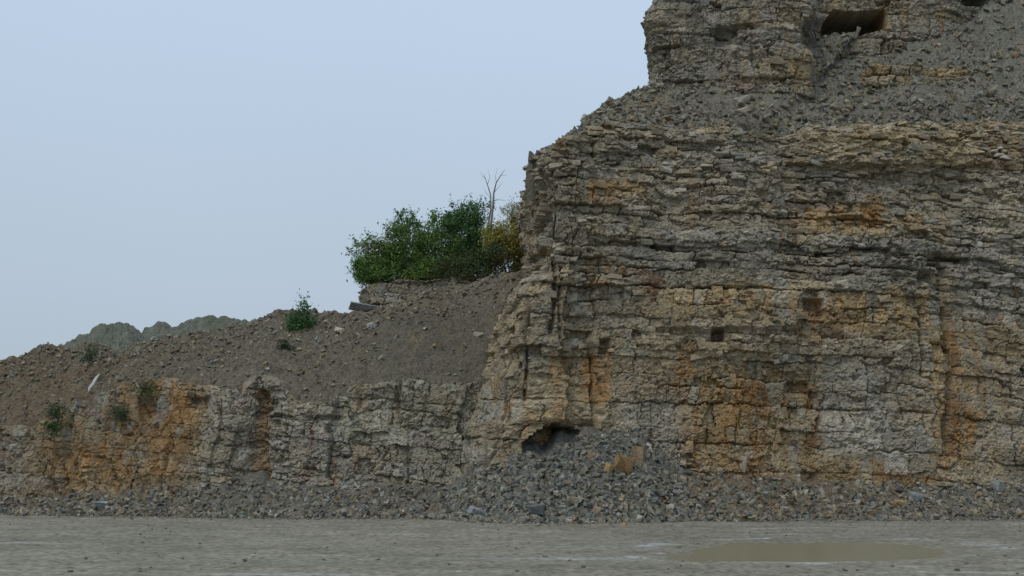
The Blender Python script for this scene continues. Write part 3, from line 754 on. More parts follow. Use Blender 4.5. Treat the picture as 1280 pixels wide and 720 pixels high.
# little rock ledge poking out of the scree
led = []
for px, Y in ((1070, 60.2), (1078, 58.0), (1092, 57.0), (1140, 56.8), (1200, 57.0), (1250, 57.6), (1275, 58.8), (1300, 61)):
    p = at(px, 90, Y); led.append((p[0], Y))
ledge_lo, ledge_hi = at(1100, 112, 57)[2], at(1100, 76, 57)[2]
ledge, _ = face_mesh('rock_ledge', led, lambda x, s: np.full_like(x, ledge_lo), lambda x, s: np.full_like(x, ledge_hi) - 0.5 * np.clip(v2(x * .8, 0, 861), -1, 0.2) ** 2 - 0.2 + 0.2 * v2(x * 2, 3, 862), 0.05, 6500,
                     make_edges(ledge_lo - 4, ledge_hi + 4, lambda w: (0.2, 0.6), 865), lambda k, w: (0.4, 1.4), lambda x, z: z, None,
                     stone_colour(BUFF * .8, [(1090, 1135, 70, 100, OCHRE, .6, 8), (1170, 1215, 70, 100, OCHRE, .7, 8)], 866), back=2.0, npieces=24, lowamp=0.3, lean=0.1)
tag(ledge, 'low buff rock ledge poking out of the upper scree')

# rock outcrop the bushes stand on
oc = []
for px, Y in ((452, 70), (450, 66), (453, 64.6), (480, 64.2), (520, 64.3), (560, 64.0), (600, 64.2), (660, 65)):
    p = at(px, 370, Y); oc.append((p[0], Y))
oz = lambda py: at(0, py, 64.5)[2]
outcrop, _ = face_mesh('rock_outcrop', oc, lambda x, s: np.full_like(x, oz(402)), lambda x, s: np.interp(x, [-8.2, -7.5, -4, 0], [oz(358), oz(353), oz(350), oz(338)]) + .12 * v2(x * 2, 0, 871), 0.06, 6600,
                       make_edges(4, 18, lambda w: (0.25, 0.6), 872), lambda k, w: (0.4, 1.5), lambda x, z: z, None,
                       stone_colour(np.array([.22, .20, .16]), [(450, 545, 352, 362, BUFF * .75, .6, 4)], 873), back=6.0, npieces=14, lowamp=0.25, lean=0.1)
tag(outcrop, 'layered grey-brown rock outcrop under the green bushes')

# spoil mounds far behind
def mound(name, tab, Y, label, seed):
    px_ = [p[0] for p in tab]; x, z = interp_px(tab, Y)
    hx_ = np.linspace(x[0], x[-1], 120); yy = np.linspace(-9, 7, 70)
    A, Bb = np.meshgrid(yy, hx_, indexing='ij')
    top = np.interp(Bb, x, z)
    base = 6.0
    bell = np.where(A < 0, np.clip(1 + A / 9.5, 0, 1), np.clip(1 - A / 8, 0, 1)) ** 0.8
    Zm = base + (top - base) * bell + 0.5 * fbm(Bb * .7, A * .7, 4, seed) * bell * (np.abs(A) > .5) + 0.25 * fbm(Bb * 2.2, A * 2.2, 3, seed + 5)
    Zm = Zm + rough_sheet(Bb * .4, A * .4, seed + 30, .10, .06)
    Pm = np.stack([Bb * (Y + A) / Y, Y + A, Zm], -1)
    c = np.zeros(Bb.shape + (3,)); c[:] = (.128, .132, .105)
    c = blend(c, np.clip(fbm(Bb * .8, A * .8, 4, seed + 9) * 1.4, 0, .8), (.10, .118, .08))
    c *= (1 + .3 * fbm(Bb * 3, A * 3, 3, seed + 12))[..., None]
    o = sheet(name, Pm, c); tag(o, label); return o
mound('hill', [(60, 455), (78, 434), (84, 426), (100, 419), (111, 418), (116, 409), (134, 403), (150, 405), (160, 404), (168, 410), (176, 416), (190, 430), (215, 455)], 80,
      'grey-green spoil mound with a rounded top beyond the brown slope', 880)
mound('hill', [(140, 450), (160, 428), (180, 413), (198, 403), (208, 405), (220, 406), (236, 399), (262, 396), (282, 395), (300, 399), (330, 402), (380, 410), (430, 430)], 88,
      'long low grey-green spoil mound beyond the brown slope', 890)

# apron of rubble at the foot of the cliffs
fxs = np.array([p[0] for p in LW]); 
foot_px = [-160, 0, 120, 240, 330, 450, 560, 575, 600, 640, 700, 760, 800, 850, 900, 1000, 1150, 1190, 1280, 1420]
foot_Y = [60, 56.4, 55.0, 54.4, 54.2, 53.5, 52.4, 51.6, 50.6, 50.0, 50.2, 50.6, 50.9, 51.3, 51.3, 51.6, 51.9, 53, 52.5, 53]
foot_h = [0.5, 0.5, 0.7, 0.9, 1.3, 0.9, 1.0, 1.2, 1.7, 2.2, 3.0, 3.4, 3.5, 2.0, 1.45, 1.35, 1.35, 1.4, 1.4, 1.4]
foot_r = [1.2, 1.0, 1.5, 2.3, 3.0, 3.0, 3.8, 4.2, 4.4, 4.9, 5.4, 5.4, 5.2, 4.4, 3.6, 3.4, 3.2, 3.4, 3.4, 3.4]
foot_x = np.array([(p - 640) / F * Y * 1.012 for p, Y in zip(foot_px, foot_Y)])
def apron_z(x, y):
    fy = np.interp(x, foot_x, foot_Y); h = np.interp(x, foot_x, foot_h); r = np.interp(x, foot_x, foot_r)
    r = r * (1 + 0.42 * fbm(x * 0.8, y * 0 + 3, 4, 905, .65)); h = h * (1 + 0.22 * fbm(x * 0.9, y * 0 + 9, 3, 906))
    tt = np.clip(1 - (fy - y) / r, 0, 1.3)
    z = h * np.where(tt < 1, tt ** 1.25, tt)
    z = z + (0.16 * fbm(x * 1.2, y * 1.2, 4, 910) + 0.05 * fbm(x * 4, y * 4, 2, 915)) * np.clip(tt * 5, 0, 1) * np.clip(h, .3, 1)
    return np.where(tt > 0, z + 0.012, -0.25)
AX, AY = np.meshgrid(np.arange(-30, 30.5, 0.085), np.arange(43.5, 57.5, 0.085))
AZ = apron_z(AX, AY)
AZ = AZ + np.where(AZ > 0.05, rough_sheet(AX, AY, 925, .05, .035), 0)
PXa, PYa = pix(AX, AY, AZ)
argb = np.zeros(AX.shape + (3,)); argb[:] = (.165, .153, .122)
argb = blend(argb, box_mask(PXa, PYa, 570, 830, 530, 660, 25, 20) * .8, (.145, .143, .123))
argb = blend(argb, (1 - sst(200, 260, PXa)) * .8, (.19, .145, .095))
argb = blend(argb, box_mask(PXa, PYa, 850, 1110, 590, 640, 25, 15) * .7, (.185, .135, .085))
argb *= .85 * (1 + .28 * fbm(AX * 3, AY * 3, 4, 920))[..., None]
apron = sheet('scree_apron', np.stack([AX, AY, AZ], -1), np.clip(argb, .03, .6), label='apron of fine broken rock along the foot of the cliffs')

# ------------------------------------------------------------------ loose stones
def template(seed, flat=1.0, npt=13):
    r = np.random.default_rng(seed)
    p = r.normal(size=(npt, 3)); p = np.sign(p) * np.abs(p) ** 0.45
    p /= np.abs(p).max(0); p *= np.array([1, .72, .55 * flat]) * 0.5
    bm = bmesh.new()
    for q in p: bm.verts.new(q)
    bmesh.ops.convex_hull(bm, input=bm.verts)
    bmesh.ops.delete(bm, geom=[v for v in bm.verts if not v.link_faces], context='VERTS')
    bmesh.ops.triangulate(bm, faces=bm.faces)
    bm.verts.index_update()
    V = np.array([v.co[:] for v in bm.verts]); Fc = np.array([[v.index for v in f.verts] for f in bm.faces])
    bm.free(); return V, Fc
TPL = [template(2000 + i, 0.7 + 0.5 * (i % 3) / 2) for i in range(14)]

PALETTE = {'blue-grey': (.182, .183, .158), 'grey': (.205, .186, .142), 'pale': (.32, .30, .245), 'buff': (.25, .21, .14), 'orange-brown': (.24, .175, .105), 'dark grey': (.15, .15, .14)}
def stone_mix(zone, r):
    w = {'heap': (.46, .34, .08, .06, .01, .05), 'wall': (.18, .52, .08, .10, .02, .10), 'cliff': (.18, .42, .09, .20, .05, .06), 'bench': (.16, .52, .07, .19, .02, .04), 'slope': (.05, .48, .10, .32, .02, .03)}[zone]
    return list(PALETTE)[int(r.choice(6, p=np.array(w) / sum(w)))]

stones = []          # (x, y, z, size, template, R, colour name, zone)
r = np.random.default_rng(77)
def add_stones(n, sampler, zone, smin, smax, power, sink=0.25, tilt=.8):
    P_ = sampler(n)
    for p in P_:
        sz = smin + (smax - smin) * r.random() ** power
        a = r.normal(0, tilt), r.normal(0, tilt), r.random() * 6.28
        stones.append((p[0], p[1], p[2] + sz * (0.26 - sink * r.random()), sz, int(r.integers(len(TPL))), rot_xyz(*a), stone_mix(zone, r), zone))

def apron_sampler(px0, px1, bias):
    def f(n):
        px = px0 + (px1 - px0) * r.random(n); Y0 = np.interp(px, foot_px, foot_Y)
        x = (px - 640) / F * Y0
        rr = np.interp(px, foot_px, foot_r)
        y = Y0 + 0.15 - (rr * 1.12 + .15) * r.random(n) ** bias
        z = apron_z(x, y)
        ok = (z > -0.1) | (r.random(n) < .55)
        return np.stack([x, y, np.where(z < -.1, 0, z)], 1)[ok]
    return f
add_stones(9500, apron_sampler(560, 850, 1.0), 'heap', 0.06, 0.42, 4.8)
add_stones(6000, apron_sampler(-60, 575, 0.9), 'wall', 0.06, 0.40, 4.6)
add_stones(6500, apron_sampler(830, 1330, 0.9), 'cliff', 0.06, 0.40, 4.6)
def bench_sampler(n):
    i = r.integers(1, 100, n); j = r.integers(8, 460, n)
    i = np.where(r.random(n) < .35, np.minimum(99, 2 + np.abs(r.normal(0, 14, n))).astype(int), i)
    j = np.where(r.random(n) < .2, np.minimum(399, 8 + np.abs(r.normal(0, 40, n))).astype(int), j)
    return BP[i, j]
def bench_edge(n):
    return BP[r.integers(2, 100, n), r.integers(1, 16, n)]
add_stones(500, bench_edge, 'bench', 0.08, 0.62, 3.0)
add_stones(16000, bench_sampler, 'bench', 0.05, 0.46, 5.5)
def slope_sampler(n):
    j = r.integers(40, 425, n); i = r.integers(2, 105, n)
    i = np.where(r.random(n) < .35, np.maximum(2, 104 - np.abs(r.normal(0, 22, n))).astype(int), i)
    bad = (PXh[i, j] > 470) & (PXh[i, j] < 630) & (PYh[i, j] > 400) & (r.random(n) < .8)
    return HP[i, j][~bad]
add_stones(9000, slope_sampler, 'slope', 0.04, 0.34, 5.5)
# a few strays on the floor
for _ in range(420):
    g = on_ground(r.random() * 1280, 646 + 70 * r.random() ** 2)
    sz = 0.03 + 0.09 * r.random() ** 2
    stones.append((g[0], g[1], float(ground_z(g[:1], g[1:2])[0]) + sz * .15, sz, int(r.integers(len(TPL))), rot_xyz(0.2, 0.1, r.random() * 6), stone_mix('cliff', r), 'floor'))

_n = 2600
_px = -20 + 1320 * r.random(_n); _Y0 = np.interp(_px, foot_px, foot_Y) - np.interp(_px, foot_px, foot_r) * (.85 + .25 * r.random(_n)) - r.exponential(.55, _n)
_x = (_px - 640) / F * _Y0; _z = np.maximum(apron_z(_x, _Y0), ground_z(_x, _Y0))
for k_ in range(_n):
    sz = 0.035 + 0.15 * r.random() ** 3
    stones.append((_x[k_], _Y0[k_], _z[k_] + sz * .15, sz, int(r.integers(len(TPL))), rot_xyz(.5 * r.normal(), .5 * r.normal(), r.random() * 6), stone_mix('wall', r), 'floor'))
def stone_rgb(name, r):
    return np.clip(.93 * np.array(PALETTE[name]) * (1 + 0.16 * r.normal()) * (1 + .022 * r.normal(size=3)), .04, .6)
TXT = {'heap': ('loose %s stone in the rubble heap below the overhang', 'stones of the rubble heap'),
       'wall': ('loose %s stone at the foot of the low rock wall', 'stones along the low wall'),
       'cliff': ('loose %s stone at the foot of the tall stained cliff', 'stones along the tall cliff'),
       'bench': ('loose %s stone on the scree bench above the tall cliff', 'stones on the scree bench'),
       'slope': ('loose %s stone on the brown spoil slope', 'stones on the spoil slope')}
quota = {'heap': 95, 'wall': 60, 'cliff': 65, 'bench': 40, 'slope': 25, 'floor': 0}
byzone = {}
for s_ in stones: byzone.setdefault(s_[7], []).append(s_)
stuffs = {'heap': ('rubble', 'small broken grey rock of the rubble heap'), 'wall': ('rubble', 'small broken rock along the low wall'), 'cliff': ('rubble', 'small broken rock along the tall cliff'),
          'bench': ('scree_gravel', 'small loose rock on the scree bench'), 'slope': ('slope_gravel', 'small loose rock on the spoil slope'), 'floor': ('gravel', 'scattered grit on the quarry floor')}
tmesh = {}
def tpl_mesh(ti, cname):
    if (ti, cname) not in tmesh:
        V, Fc = TPL[ti]
        V = V + 0
        tmesh[(ti, cname)] = mesh_np('stone', V, Fc, np.repeat(stone_rgb(cname, r)[None], len(V), 0), STONE)
    return tmesh[(ti, cname)]
from mathutils import Matrix
for zn, lst in byzone.items():
    def insc(q):
        a, b = pix(q[0], q[1], q[2]); return q[3] if (0 < a < 1280 and 0 < b < 720) else 0
    lst.sort(key=insc, reverse=True)
    big, small = lst[:quota[zn]], lst[quota[zn]:]
    for (x, y, z, sz, ti, R, cname, _) in big:
        o = obj('stone', tpl_mesh(ti, cname))
        M = Matrix([list(R[i] * sz) + [(x, y, z)[i]] for i in range(3)] + [[0, 0, 0, 1]])
        o.matrix_world = M
        tag(o, TXT[zn][0] % cname, 'stone', TXT[zn][1] + ', ' + cname)
    VV, FF, CC, off = [], [], [], 0
    for (x, y, z, sz, ti, R, cname, _) in small:
        V, Fc = TPL[ti]
        VV.append(V @ R.T * sz + np.array([x, y, z])); FF.append(Fc + off); off += len(V)
        CC.append(np.repeat(stone_rgb(cname, r)[None], len(V), 0))
    o = obj(stuffs[zn][0], mesh_np(stuffs[zn][0], np.concatenate(VV), np.concatenate(FF), np.concatenate(CC), STONE))
    tag(o, stuffs[zn][1], kind='stuff')

# boulders one can point at
def boulder(name, px, py, Y, size, dims, rgb, rot, label, cat='boulder', seed=1, z=None):
    """angular block: a cut box, chipped and roughened"""
    rr = np.random.default_rng(seed)
    q = rr.uniform(-1, 1, (18, 3)); q = np.sign(q) * np.abs(q) ** .33
    q = q * .5 * np.array(dims)
    bm = bmesh.new()
    for v_ in q: bm.verts.new(v_)
    bmesh.ops.convex_hull(bm, input=bm.verts)
    bmesh.ops.delete(bm, geom=[v_ for v_ in bm.verts if not v_.link_faces], context='VERTS')
    bmesh.ops.triangulate(bm, faces=bm.faces)
    bmesh.ops.subdivide_edges(bm, edges=bm.edges, cuts=2, use_grid_fill=True)
    V = np.array([v_.co[:] for v_ in bm.verts]); bm.verts.index_update()
    bmesh.ops.triangulate(bm, faces=bm.faces)
    Fc = np.array([[v_.index for v_ in f.verts] for f in bm.faces]); bm.free()
    V = V * (1 + 0.05 * fbm3(V[:, 0] * 3 + seed, V[:, 1] * 3, V[:, 2] * 3, 3, seed)[:, None]) * size
    C = np.repeat(np.array(rgb)[None], len(V), 0) * (1 + .45 * fbm3(V[:, 0] * 5, V[:, 1] * 5, V[:, 2] * 5, 3, seed + 5, .7))[:, None]
    p = at(px, py, Y) if Y else on_ground(px, py)
    o = obj(name, mesh_np(name, V, Fc, np.clip(C, .02, .7), STONE), None, p)
    o.rotation_euler = rot
    if z is not None: o.location.z = z
    return tag(o, label, cat)
def surf_Y(px, py):
    """depth where the ray through a pixel meets the rubble apron"""
    YY = np.arange(42, 56, 0.05)
    p = np.array([at(px, py, Y) for Y in YY])
    hit = p[:, 2] <= np.maximum(apron_z(p[:, 0], p[:, 1]), 0)
    return float(YY[np.argmax(hit)]) if hit.any() else 52
boulder('boulder', 779, 581, surf_Y(779, 594), 0.80, (.85, .7, 1.05), (.31, .20, .095), (.1, .15, .4), 'large orange-brown block standing in the rubble heap', seed=3)
boulder('boulder', 797, 571, surf_Y(797, 586) + .2, 0.74, (.75, .6, 1.1), (.25, .18, .115), (-.1, .1, -.3), 'brown block leaning beside the large orange-brown block', seed=4)
boulder('boulder', 761, 586, surf_Y(761, 592), 0.40, (.8, .7, 1.0), (.36, .24, .11), (.3, .1, .9), 'small orange-brown block left of the large orange-brown block in the heap'.replace(' left of', ' next to'), seed=5)
boulder('boulder', 668, 638, surf_Y(668, 644), 0.62, (1.0, .8, .68), (.135, .14, .135), (.1, -.1, .5), 'dark blue-grey rounded boulder at the toe of the rubble heap', seed=6)
boulder('boulder', 719, 625, surf_Y(719, 629), 0.52, (1.15, .8, .5), (.34, .30, .22), (0, .1, .2), 'flat buff boulder low in the rubble heap', seed=7)
boulder('boulder', 748, 638, surf_Y(748, 641), 0.36, (1, .8, .8), (.34, .26, .18), (.2, .1, 1.2), 'pinkish-brown boulder at the toe of the rubble heap', seed=8)
boulder('boulder', 533, 646, None, 0.72, (1.3, .8, .42), (.31, .28, .23), (.25, -.25, .1), 'flat buff slab tilted at the edge of the quarry floor', seed=9, z=.12)
boulder('boulder', 571, 645, None, 0.42, (1.3, .8, .55), (.26, .265, .25), (.2, -.2, .1), 'grey slab lying beside the flat buff slab', seed=19, z=.1)
boulder('boulder', 108, 641, None, 0.48, (1.2, .8, .6), (.46, .43, .42), (.1, .15, .1), 'whitish boulder on the floor by the orange earth wall', seed=10, z=.14)
boulder('boulder', 127, 632, surf_Y(127, 636), 0.55, (1.15, .5, .8), (.27, .30, .29), (.5, .1, .1), 'grey-green tilted slab behind the whitish boulder', seed=11)
boulder('boulder', 596, 640, surf_Y(600, 644), 0.5, (1.2, .8, .6), (.27, .28, .27), (.2, .3, .4), 'grey boulder at the thin end of the rubble heap', seed=12)
boulder('boulder', 965, 570, 50.6, 0.0001, (1, 1, 1), (.3, .3, .2), (0, 0, 0), 'x', seed=13) if False else None
boulder('stone', 780, 657, None, 0.17, (1.2, .9, .7), (.36, .20, .08), (0, .1, .3), 'small orange stone lying alone on the floor before the heap', 'stone', seed=14, z=.05)
boulder('stone', 1043, 649, None, 0.24, (1.3, .9, .7), (.48, .40, .32), (0, .1, .2), 'pale pinkish stone lying alone on the floor by the cliff', 'stone', seed=15, z=.07)
boulder('stone', 970 + 155, 631, surf_Y(1125, 633), 0.42, (1, .9, .8), (.42, .30, .15), (0.2, .1, .2), 'yellowish boulder in the rubble under the pale part of the cliff', 'stone', seed=16)
boulder('boulder', 1150, 622, surf_Y(1150, 626), 0.62, (1.3, .8, .6), (.24, .255, .25), (.3, .1, .2), 'large flat blue-grey boulder in the rubble under the pale cliff', seed=17)
boulder('boulder', 1248, 607, surf_Y(1248, 612), 0.62, (1.1, .8, .8), (.28, .29, .27), (.3, .2, .7), 'grey boulder against the foot of the cliff by the buff patch', seed=18)
for px, py, sz, c, lab, sd_ in ((927, 124, .62, (.40, .37, .30), 'pale flat block on the scree bench, upper of two', 21), (930, 137, .6, (.36, .31, .23), 'buff flat block on the scree bench, lower of two', 22)):
    boulder('boulder', px, py, 53.2, sz, (1.2, .7, .42), c, (.2, -.35, .2), lab, seed=sd_)
# slab on the ridge under the outcrop
boulder('rock_slab', 459, 386, 62.4, 1.5, (1.3, .9, .34), (.24, .24, .225), (.15, .16, .1), 'grey tilted slab with a pale edge on the ridge below the outcrop', 'slab', seed=23)
boulder('boulder', 465, 407, 60.2, 0.42, (1.2, .9, .5), (.33, .34, .33), (.2, .1, .2), 'grey flat boulder on the slope below the ridge slab', seed=24)
boulder('boulder', 424, 412, 60.0, 0.42, (1.2, .9, .6), (.36, .32, .24), (.1, .2, .2), 'buff boulder on the slope near the small shrub', seed=25)
boulder('boulder', 598, 418, 56.4, 0.42, (1.1, .8, .6), (.31, .28, .21), (.1, .2, .2), 'buff boulder where the smooth scree meets the tall cliff', seed=26)

# muddy pool
cen = on_ground(1030, 688)
ang = np.linspace(0, 2 * math.pi, 160, endpoint=False)
pool = [np.array([cen[0], cen[1], -0.03])]
wx, wy = np.meshgrid(np.linspace(cen[0] - 6.0, cen[0] + 4.2, 150), np.linspace(cen[1] - 5.0, cen[1] + 6.5, 150))
wz = np.full_like(wx, -0.022)
kk = puddle_depth(wx, wy)
fq = grid_faces(150, 150)
keep = (kk.ravel()[fq] > -0.2).any(1)
puddle = obj('puddle', mesh_np('puddle', np.stack([wx, wy, wz], -1).reshape(-1, 3), fq[keep], None, water_material(), smooth=True))
tag(puddle, 'shallow olive-brown muddy puddle on the quarry floor', kind='structure')

# ------------------------------------------------------------------ plants
def leaf_material(name, trans=0.25):
    m = bpy.data.materials.new(name); m.use_nodes = True
    N, L = m.node_tree.nodes, m.node_tree.links
    b = N['Principled BSDF']; b.inputs['Roughness'].default_value = 0.6; b.inputs['Specular IOR Level'].default_value = 0.25
    a = N.new('ShaderNodeAttribute'); a.attribute_name = 'tint'
    L.new(a.outputs['Color'], b.inputs['Base Color'])
    t_ = N.new('ShaderNodeBsdfTranslucent'); L.new(a.outputs['Color'], t_.inputs['Color'])
    mx = N.new('ShaderNodeMixShader'); mx.inputs[0].default_value = trans
    L.new(b.outputs[0], mx.inputs[1]); L.new(t_.outputs[0], mx.inputs[2]); L.new(mx.outputs[0], N['Material Output'].inputs[0])
    return m
LEAF = leaf_material('leaf')
BARK = rock_material('bark', 14, .25, .5)

def tube_chain(paths, sides=5):
    """paths: list of (pts (n,3), radii (n)) -> verts, faces"""
    VV, FF, off = [], [], 0
    for pts, rad in paths:
        pts = np.array(pts, float); n = len(pts)
        tg = np.gradient(pts, axis=0); tg /= np.linalg.norm(tg, axis=1)[:, None] + 1e-9
        ref = np.array([0.3, 0.9, 0.1])
        u = np.cross(tg, ref); u /= np.linalg.norm(u, axis=1)[:, None] + 1e-9
        w = np.cross(tg, u)
        th = np.linspace(0, 2 * math.pi, sides, endpoint=False)
        ring = pts[:, None] + np.array(rad)[:, None, None] * (np.cos(th)[None, :, None] * u[:, None] + np.sin(th)[None, :, None] * w[:, None])
        VV.append(ring.reshape(-1, 3))
        i = np.arange(n - 1)[:, None] * sides + np.arange(sides)[None]; j = np.arange(n - 1)[:, None] * sides + (np.arange(sides)[None] + 1) % sides
        FF.append(np.stack([i, j, j + sides, i + sides], -1).reshape(-1, 4) + off); off += n * sides
    return np.concatenate(VV), np.concatenate(FF)

def leaf_cloud(centers, normals_bias, size, r, rgb, var, tintn):
    n = len(centers)
    a = r.normal(size=(n, 3)); a /= np.linalg.norm(a, axis=1)[:, None]
    b_ = np.cross(a, r.normal(size=(n, 3))); b_ /= np.linalg.norm(b_, axis=1)[:, None] + 1e-9
    sz = size * (0.6 + 0.8 * r.random(n))[:, None]
    c = centers
    q = np.stack([c - a * sz * .6, c + b_ * sz * .26, c + a * sz * .6, c - b_ * sz * .26], 1).reshape(-1, 3)
    q[1::4, 2] -= 0.02
    f = np.arange(4 * n).reshape(n, 4)
    t_ = np.clip(1 + var * r.normal(size=(n, 1)) + tintn[:, None], .4, 1.9) * np.array(rgb)[None] * (1 + .08 * r.normal(size=(n, 3)))
    return q, f, np.repeat(np.clip(t_, .008, .5), 4, 0)

def shrub(name, base, lobes, rgb, label, n_leaf, size, seed, rgb2=None, cat='bush', group=None, twig=24, hollow=0.25, sprigs=0):
    """lobes: (dx, dy, dz, rx, ry, rz) from the base; foliage on many branch ends inside the lobes"""
    r = np.random.default_rng(seed)
    root = bpy.data.objects.new(name, None); col.objects.link(root); root.location = base; root.empty_display_size = .2
    tag(root, label, cat, group)
    lob = np.array(lobes, float); vol = (lob[:, 3] * lob[:, 4] * lob[:, 5]) ** .75
    pr = vol / vol.sum()
    # branch ends -> clumps
    ncl = max(10, n_leaf // 42)
    cl = []
    while len(cl) < ncl:
        k_ = int(r.choice(len(lob), p=pr)); d_ = r.normal(size=3); d_ /= np.linalg.norm(d_)
        rad = (hollow + (1 - hollow) * r.random() ** 0.5) * (1 + .14 * r.normal())
        p = lob[k_, :3] + d_ * rad * lob[k_, 3:]
        if p[2] < 0.1: continue
        cl.append(p)
    cl = np.array(cl)
    br = []
    trunks = lob[:, :3]
    for k_ in range(len(lob)):
        t0 = np.array([lob[k_, 0] * .35, lob[k_, 1] * .35, -0.15]); t1 = lob[k_, :3]
        pts = [t0 + (t1 - t0) * q + np.array([.08, .08, 0]) * r.normal(size=3) * (0 < q < 1) for q in (0, .33, .66, 1)]
        br.append((pts, np.linspace(.07, .03, 4) * (0.6 + .12 * lob[k_, 5])))
    for p in cl[r.permutation(len(cl))[:twig * len(lob)]]:
        k_ = int(np.argmin(np.linalg.norm((trunks - p), axis=1))); s0 = trunks[k_] + (0, 0, -.3 * lob[k_, 5])
        m_ = (s0 + p) / 2 + .1 * r.normal(size=3)
        e_ = p + (p - m_) * (.12 + .3 * r.random())
        br.append(([s0, m_, p, e_], [.022, .016, .009, .004]))
    V, Fc = tube_chain(br, 4)
    obj('trunk', mesh_np('trunk', V, Fc, np.repeat(np.array([[.16, .13, .10]]), len(V), 0), BARK), root)
    per = n_leaf // ncl
    cs, tn = [], []
    for p in cl:
        sp = 0.11 + 0.16 * r.random()
        m_ = int(per * (0.5 + r.random()))
        cs.append(p + r.normal(size=(m_, 3)) * sp * np.array([1, 1, .8])); tn.append(np.full(m_, .22 * r.normal()))
    for _ in range(sprigs):                                # thin leafy shoots past the outline
        p = cl[int(np.argmax(cl @ (r.normal(size=3) * (1, .4, .3) + (0, 0, .9))))]
        d_ = np.array([r.normal() * .5, r.normal() * .4, .6 + .4 * r.random()]); d_ /= np.linalg.norm(d_)
        L_ = .3 + .5 * r.random(); m_ = 12
        cs.append(p + d_ * (np.linspace(.1, 1, m_) * L_)[:, None] + .05 * r.normal(size=(m_, 3))); tn.append(np.full(m_, 0.05))
    cs, tn = np.concatenate(cs), np.concatenate(tn)
    q, f, c = leaf_cloud(cs, None, size, r, rgb, .16, tn)
    if rgb2 is not None:
        mk = np.clip(fbm3(cs[:, 0] * .8, cs[:, 1] * .8, cs[:, 2] * .8, 2, seed) * 2, 0, 1)
        mk = np.repeat(mk, 4)[:, None]; c = c * (1 - mk) + np.array(rgb2) * mk * (c / np.array(rgb)).mean(1, keepdims=True)
    obj('crown', mesh_np('crown', q, f, np.clip(c, .008, .5), LEAF), root)
    return root

def B3(px, py, Y): return at(px, py, Y)
S = 66.0 / F / CP                           # metres per pixel up there
def lobes_px(base_px, base_py, lst):
    return [((a - base_px) * S, dy, (base_py - b) * S, rx_ * S, ry, rz_ * S) for a, b, rx_, ry, rz_, dy in lst]
GB = 'bushes on the rock outcrop'
shrub('bush', B3(505, 359, 66), lobes_px(505, 359, [(470, 322, 28, 1.1, 26, 0), (505, 305, 32, 1.3, 30, .2), (540, 312, 30, 1.3, 34, 0), (492, 337, 40, 1.2, 18, -.3), (540, 338, 34, 1.2, 16, -.3), (470, 345, 26, 1.0, 9, -.4), (520, 350, 50, 1.0, 10, -.5), (465, 350, 20, .9, 9, -.5), (505, 278, 16, .6, 13, .3), (455, 335, 14, .6, 18, 0)]),
      (.11, .20, .05), 'broad bright green bush spreading over the left end of the outcrop'.replace('left end of the', 'free end of the rock'), 34000, .12, 1001, rgb2=(.14, .21, .055), group=GB, sprigs=70)
shrub('bush', B3(578, 350, 67), lobes_px(578, 350, [(575, 290, 28, 1.2, 30, 0), (590, 268, 22, .9, 20, 0), (563, 275, 15, .7, 16, .1), (600, 305, 20, .9, 22, 0), (578, 320, 30, 1.1, 24, 0)]),
      (.08, .165, .055), 'tall dark green bush with a domed top in the middle of the clump', 20000, .11, 1002, group=GB, sprigs=20)
shrub('bush', B3(600, 358, 64.8), lobes_px(600, 358, [(590, 328, 26, .8, 18, 0), (618, 322, 20, .8, 20, 0), (560, 336, 18, .7, 14, 0), (600, 346, 42, .7, 11, -.2)]),
      (.08, .11, .04), 'low dark olive bush in front of the tall dark bush', 11000, .10, 1003, rgb2=(.10, .08, .03), group=GB)
shrub('bush', B3(640, 345, 66), lobes_px(640, 345, [(632, 300, 26, 1.0, 26, 0), (645, 318, 22, 1.0, 24, 0), (620, 295, 14, .7, 14, 0)]),
      (.33, .30, .075), 'yellow-olive bush between the dead tree and the tall cliff', 13000, .10, 1004, rgb2=(.20, .225, .06), group=GB)
shrub('bush', B3(655, 345, 69), lobes_px(655, 345, [(640, 262, 15, .7, 18, 0), (652, 275, 16, .7, 22, 0), (646, 250, 14, .6, 10, 0)]),
      (.30, .31, .17), 'pale sparse bush showing beside the cliff edge', 2600, .085, 1005, group=GB, twig=14, hollow=.1, sprigs=6)
sp = HP[int(np.argmin(np.abs(t[:1] - 1))), 0]
shrub('shrub', B3(376, 418, 60.6), lobes_px(376, 418, [(376, 404, 12, .5, 11, 0), (372, 411, 10, .5, 8, 0), (379, 391, 5, .25, 7, 0)]), (.07, .15, .05), 'small lone green shrub on the crest of the spoil slope', 2600, .11, 1006, cat='shrub', sprigs=8)
GT = 'weeds on the low wall'
for px, py, Y, hh, c, lab, sd_ in ((72, 524, 56.2, .55, (.045, .085, .03), 'dark green weed on the orange earth wall below the pole', 1010), (66, 541, 55.7, .35, (.05, .10, .03), 'small green weed below the dark green weed on the wall', 1011),
                                   (151, 522, 55.9, .4, (.05, .09, .035), 'green weed high on the orange rock wall', 1012), (183, 500, 56.3, .7, (.085, .10, .03), 'yellow-green weed at the top edge of the orange wall', 1013),
                                   (113, 453, 58.6, .55, (.05, .08, .035), 'dark weed on the brown slope above the pole', 1014), (356, 440, 58.6, .4, (.05, .08, .04), 'dark little weed on the slope under the lone shrub', 1015)):
    shrub('weed', B3(px, py, Y) + np.array([0, -.15, 0]), [(0, 0, hh * .6, hh * .45, hh * .35, hh * .5), (hh * .2, 0, hh * .3, hh * .4, hh * .3, hh * .35)], c, lab, 500, .09, sd_, cat='weed', group=GT, twig=5)

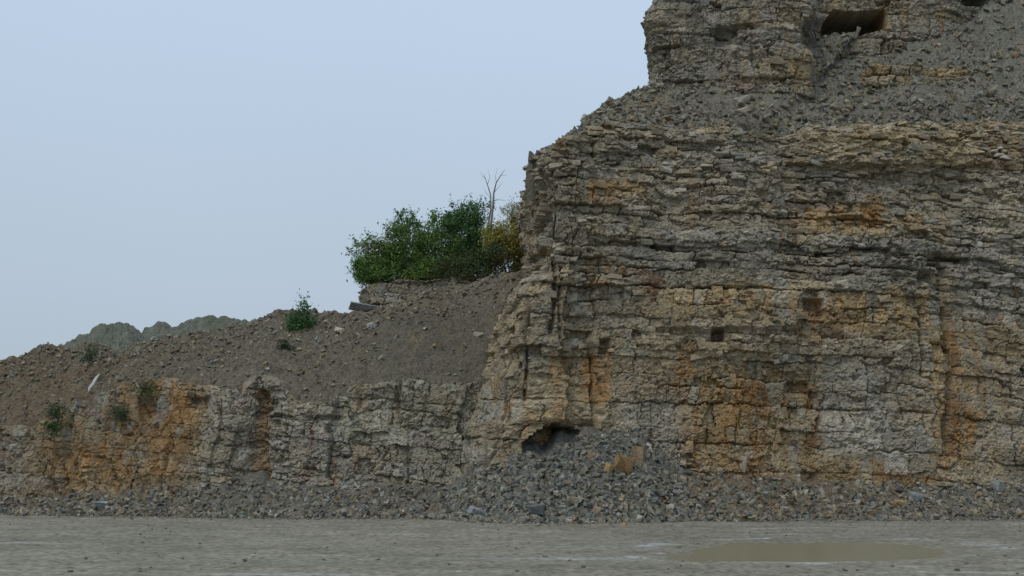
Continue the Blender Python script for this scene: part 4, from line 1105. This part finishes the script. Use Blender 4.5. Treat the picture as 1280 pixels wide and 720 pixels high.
# dead tree
r = np.random.default_rng(1020)
root = bpy.data.objects.new('dead_tree', None); col.objects.link(root); root.location = B3(613, 350, 66.2)
tag(root, 'bare grey dead tree standing up out of the bushes', 'dead tree')
def tp(px, py, dy=0): return np.array([(px - 613) * S, dy, (350 - py) * S])
trunk = [([tp(613, 356), tp(612, 320), tp(613, 285), tp(616, 255), tp(617, 238), tp(620, 225), tp(626, 215), tp(631, 208)], [.10, .085, .07, .055, .045, .032, .02, .008]),
         ([tp(611, 330), tp(609, 285, .1), tp(613, 260, .1), tp(613, 240, .2), tp(609, 227, .2), tp(604, 212, .25)], [.075, .06, .045, .035, .024, .008])]
V, Fc = tube_chain(trunk, 7)
obj('trunk', mesh_np('trunk', V, Fc, np.repeat(np.array([[.22, .20, .18]]), len(V), 0), BARK), root)
limbs = [([tp(616, 248), tp(624, 247), tp(631, 248)], [.022, .015, .006]), ([tp(613, 268), tp(607, 260), tp(601, 257)], [.022, .014, .006]), ([tp(617, 238), tp(622, 232), tp(628, 224)], [.02, .013, .005]),
         ([tp(609, 227), tp(612, 218), tp(610, 209)], [.018, .01, .004]), ([tp(607, 220), tp(602, 216), tp(600, 210)], [.014, .009, .004]), ([tp(613, 245), tp(607, 238), tp(605, 232)], [.014, .009, .004]),
         ([tp(620, 225), tp(619, 215), tp(622, 206)], [.014, .009, .004]), ([tp(612, 300), tp(603, 290), tp(598, 280)], [.025, .015, .006]), ([tp(626, 215), tp(631, 216), tp(634, 213)], [.012, .008, .003])]
for lm in limbs:
    V, Fc = tube_chain([lm], 5)
    obj('branch', mesh_np('branch', V, Fc, np.repeat(np.array([[.23, .21, .19]]), len(V), 0), BARK), root)

# weathered pole lying on the slope
def pole(name, a, b, rad, rgb, label):
    p, q = np.array(a), np.array(b)
    pts = [p + (q - p) * t_ + .008 * r.normal(size=3) for t_ in np.linspace(0, 1, 6)]
    V, Fc = tube_chain([(pts, [rad * f_ for f_ in (.2, 1, 1, .95, .9, .2)])], 7)
    org = V.mean(0)
    return tag(obj(name, mesh_np(name, V - org, Fc, np.repeat(np.array([rgb]), len(V), 0), BARK), None, org), label, 'pole')
pole('pole', at(110, 489, 56.6), at(124, 467, 57.2), .075, (.52, .50, .47), 'pale weathered pole lying up the brown slope')
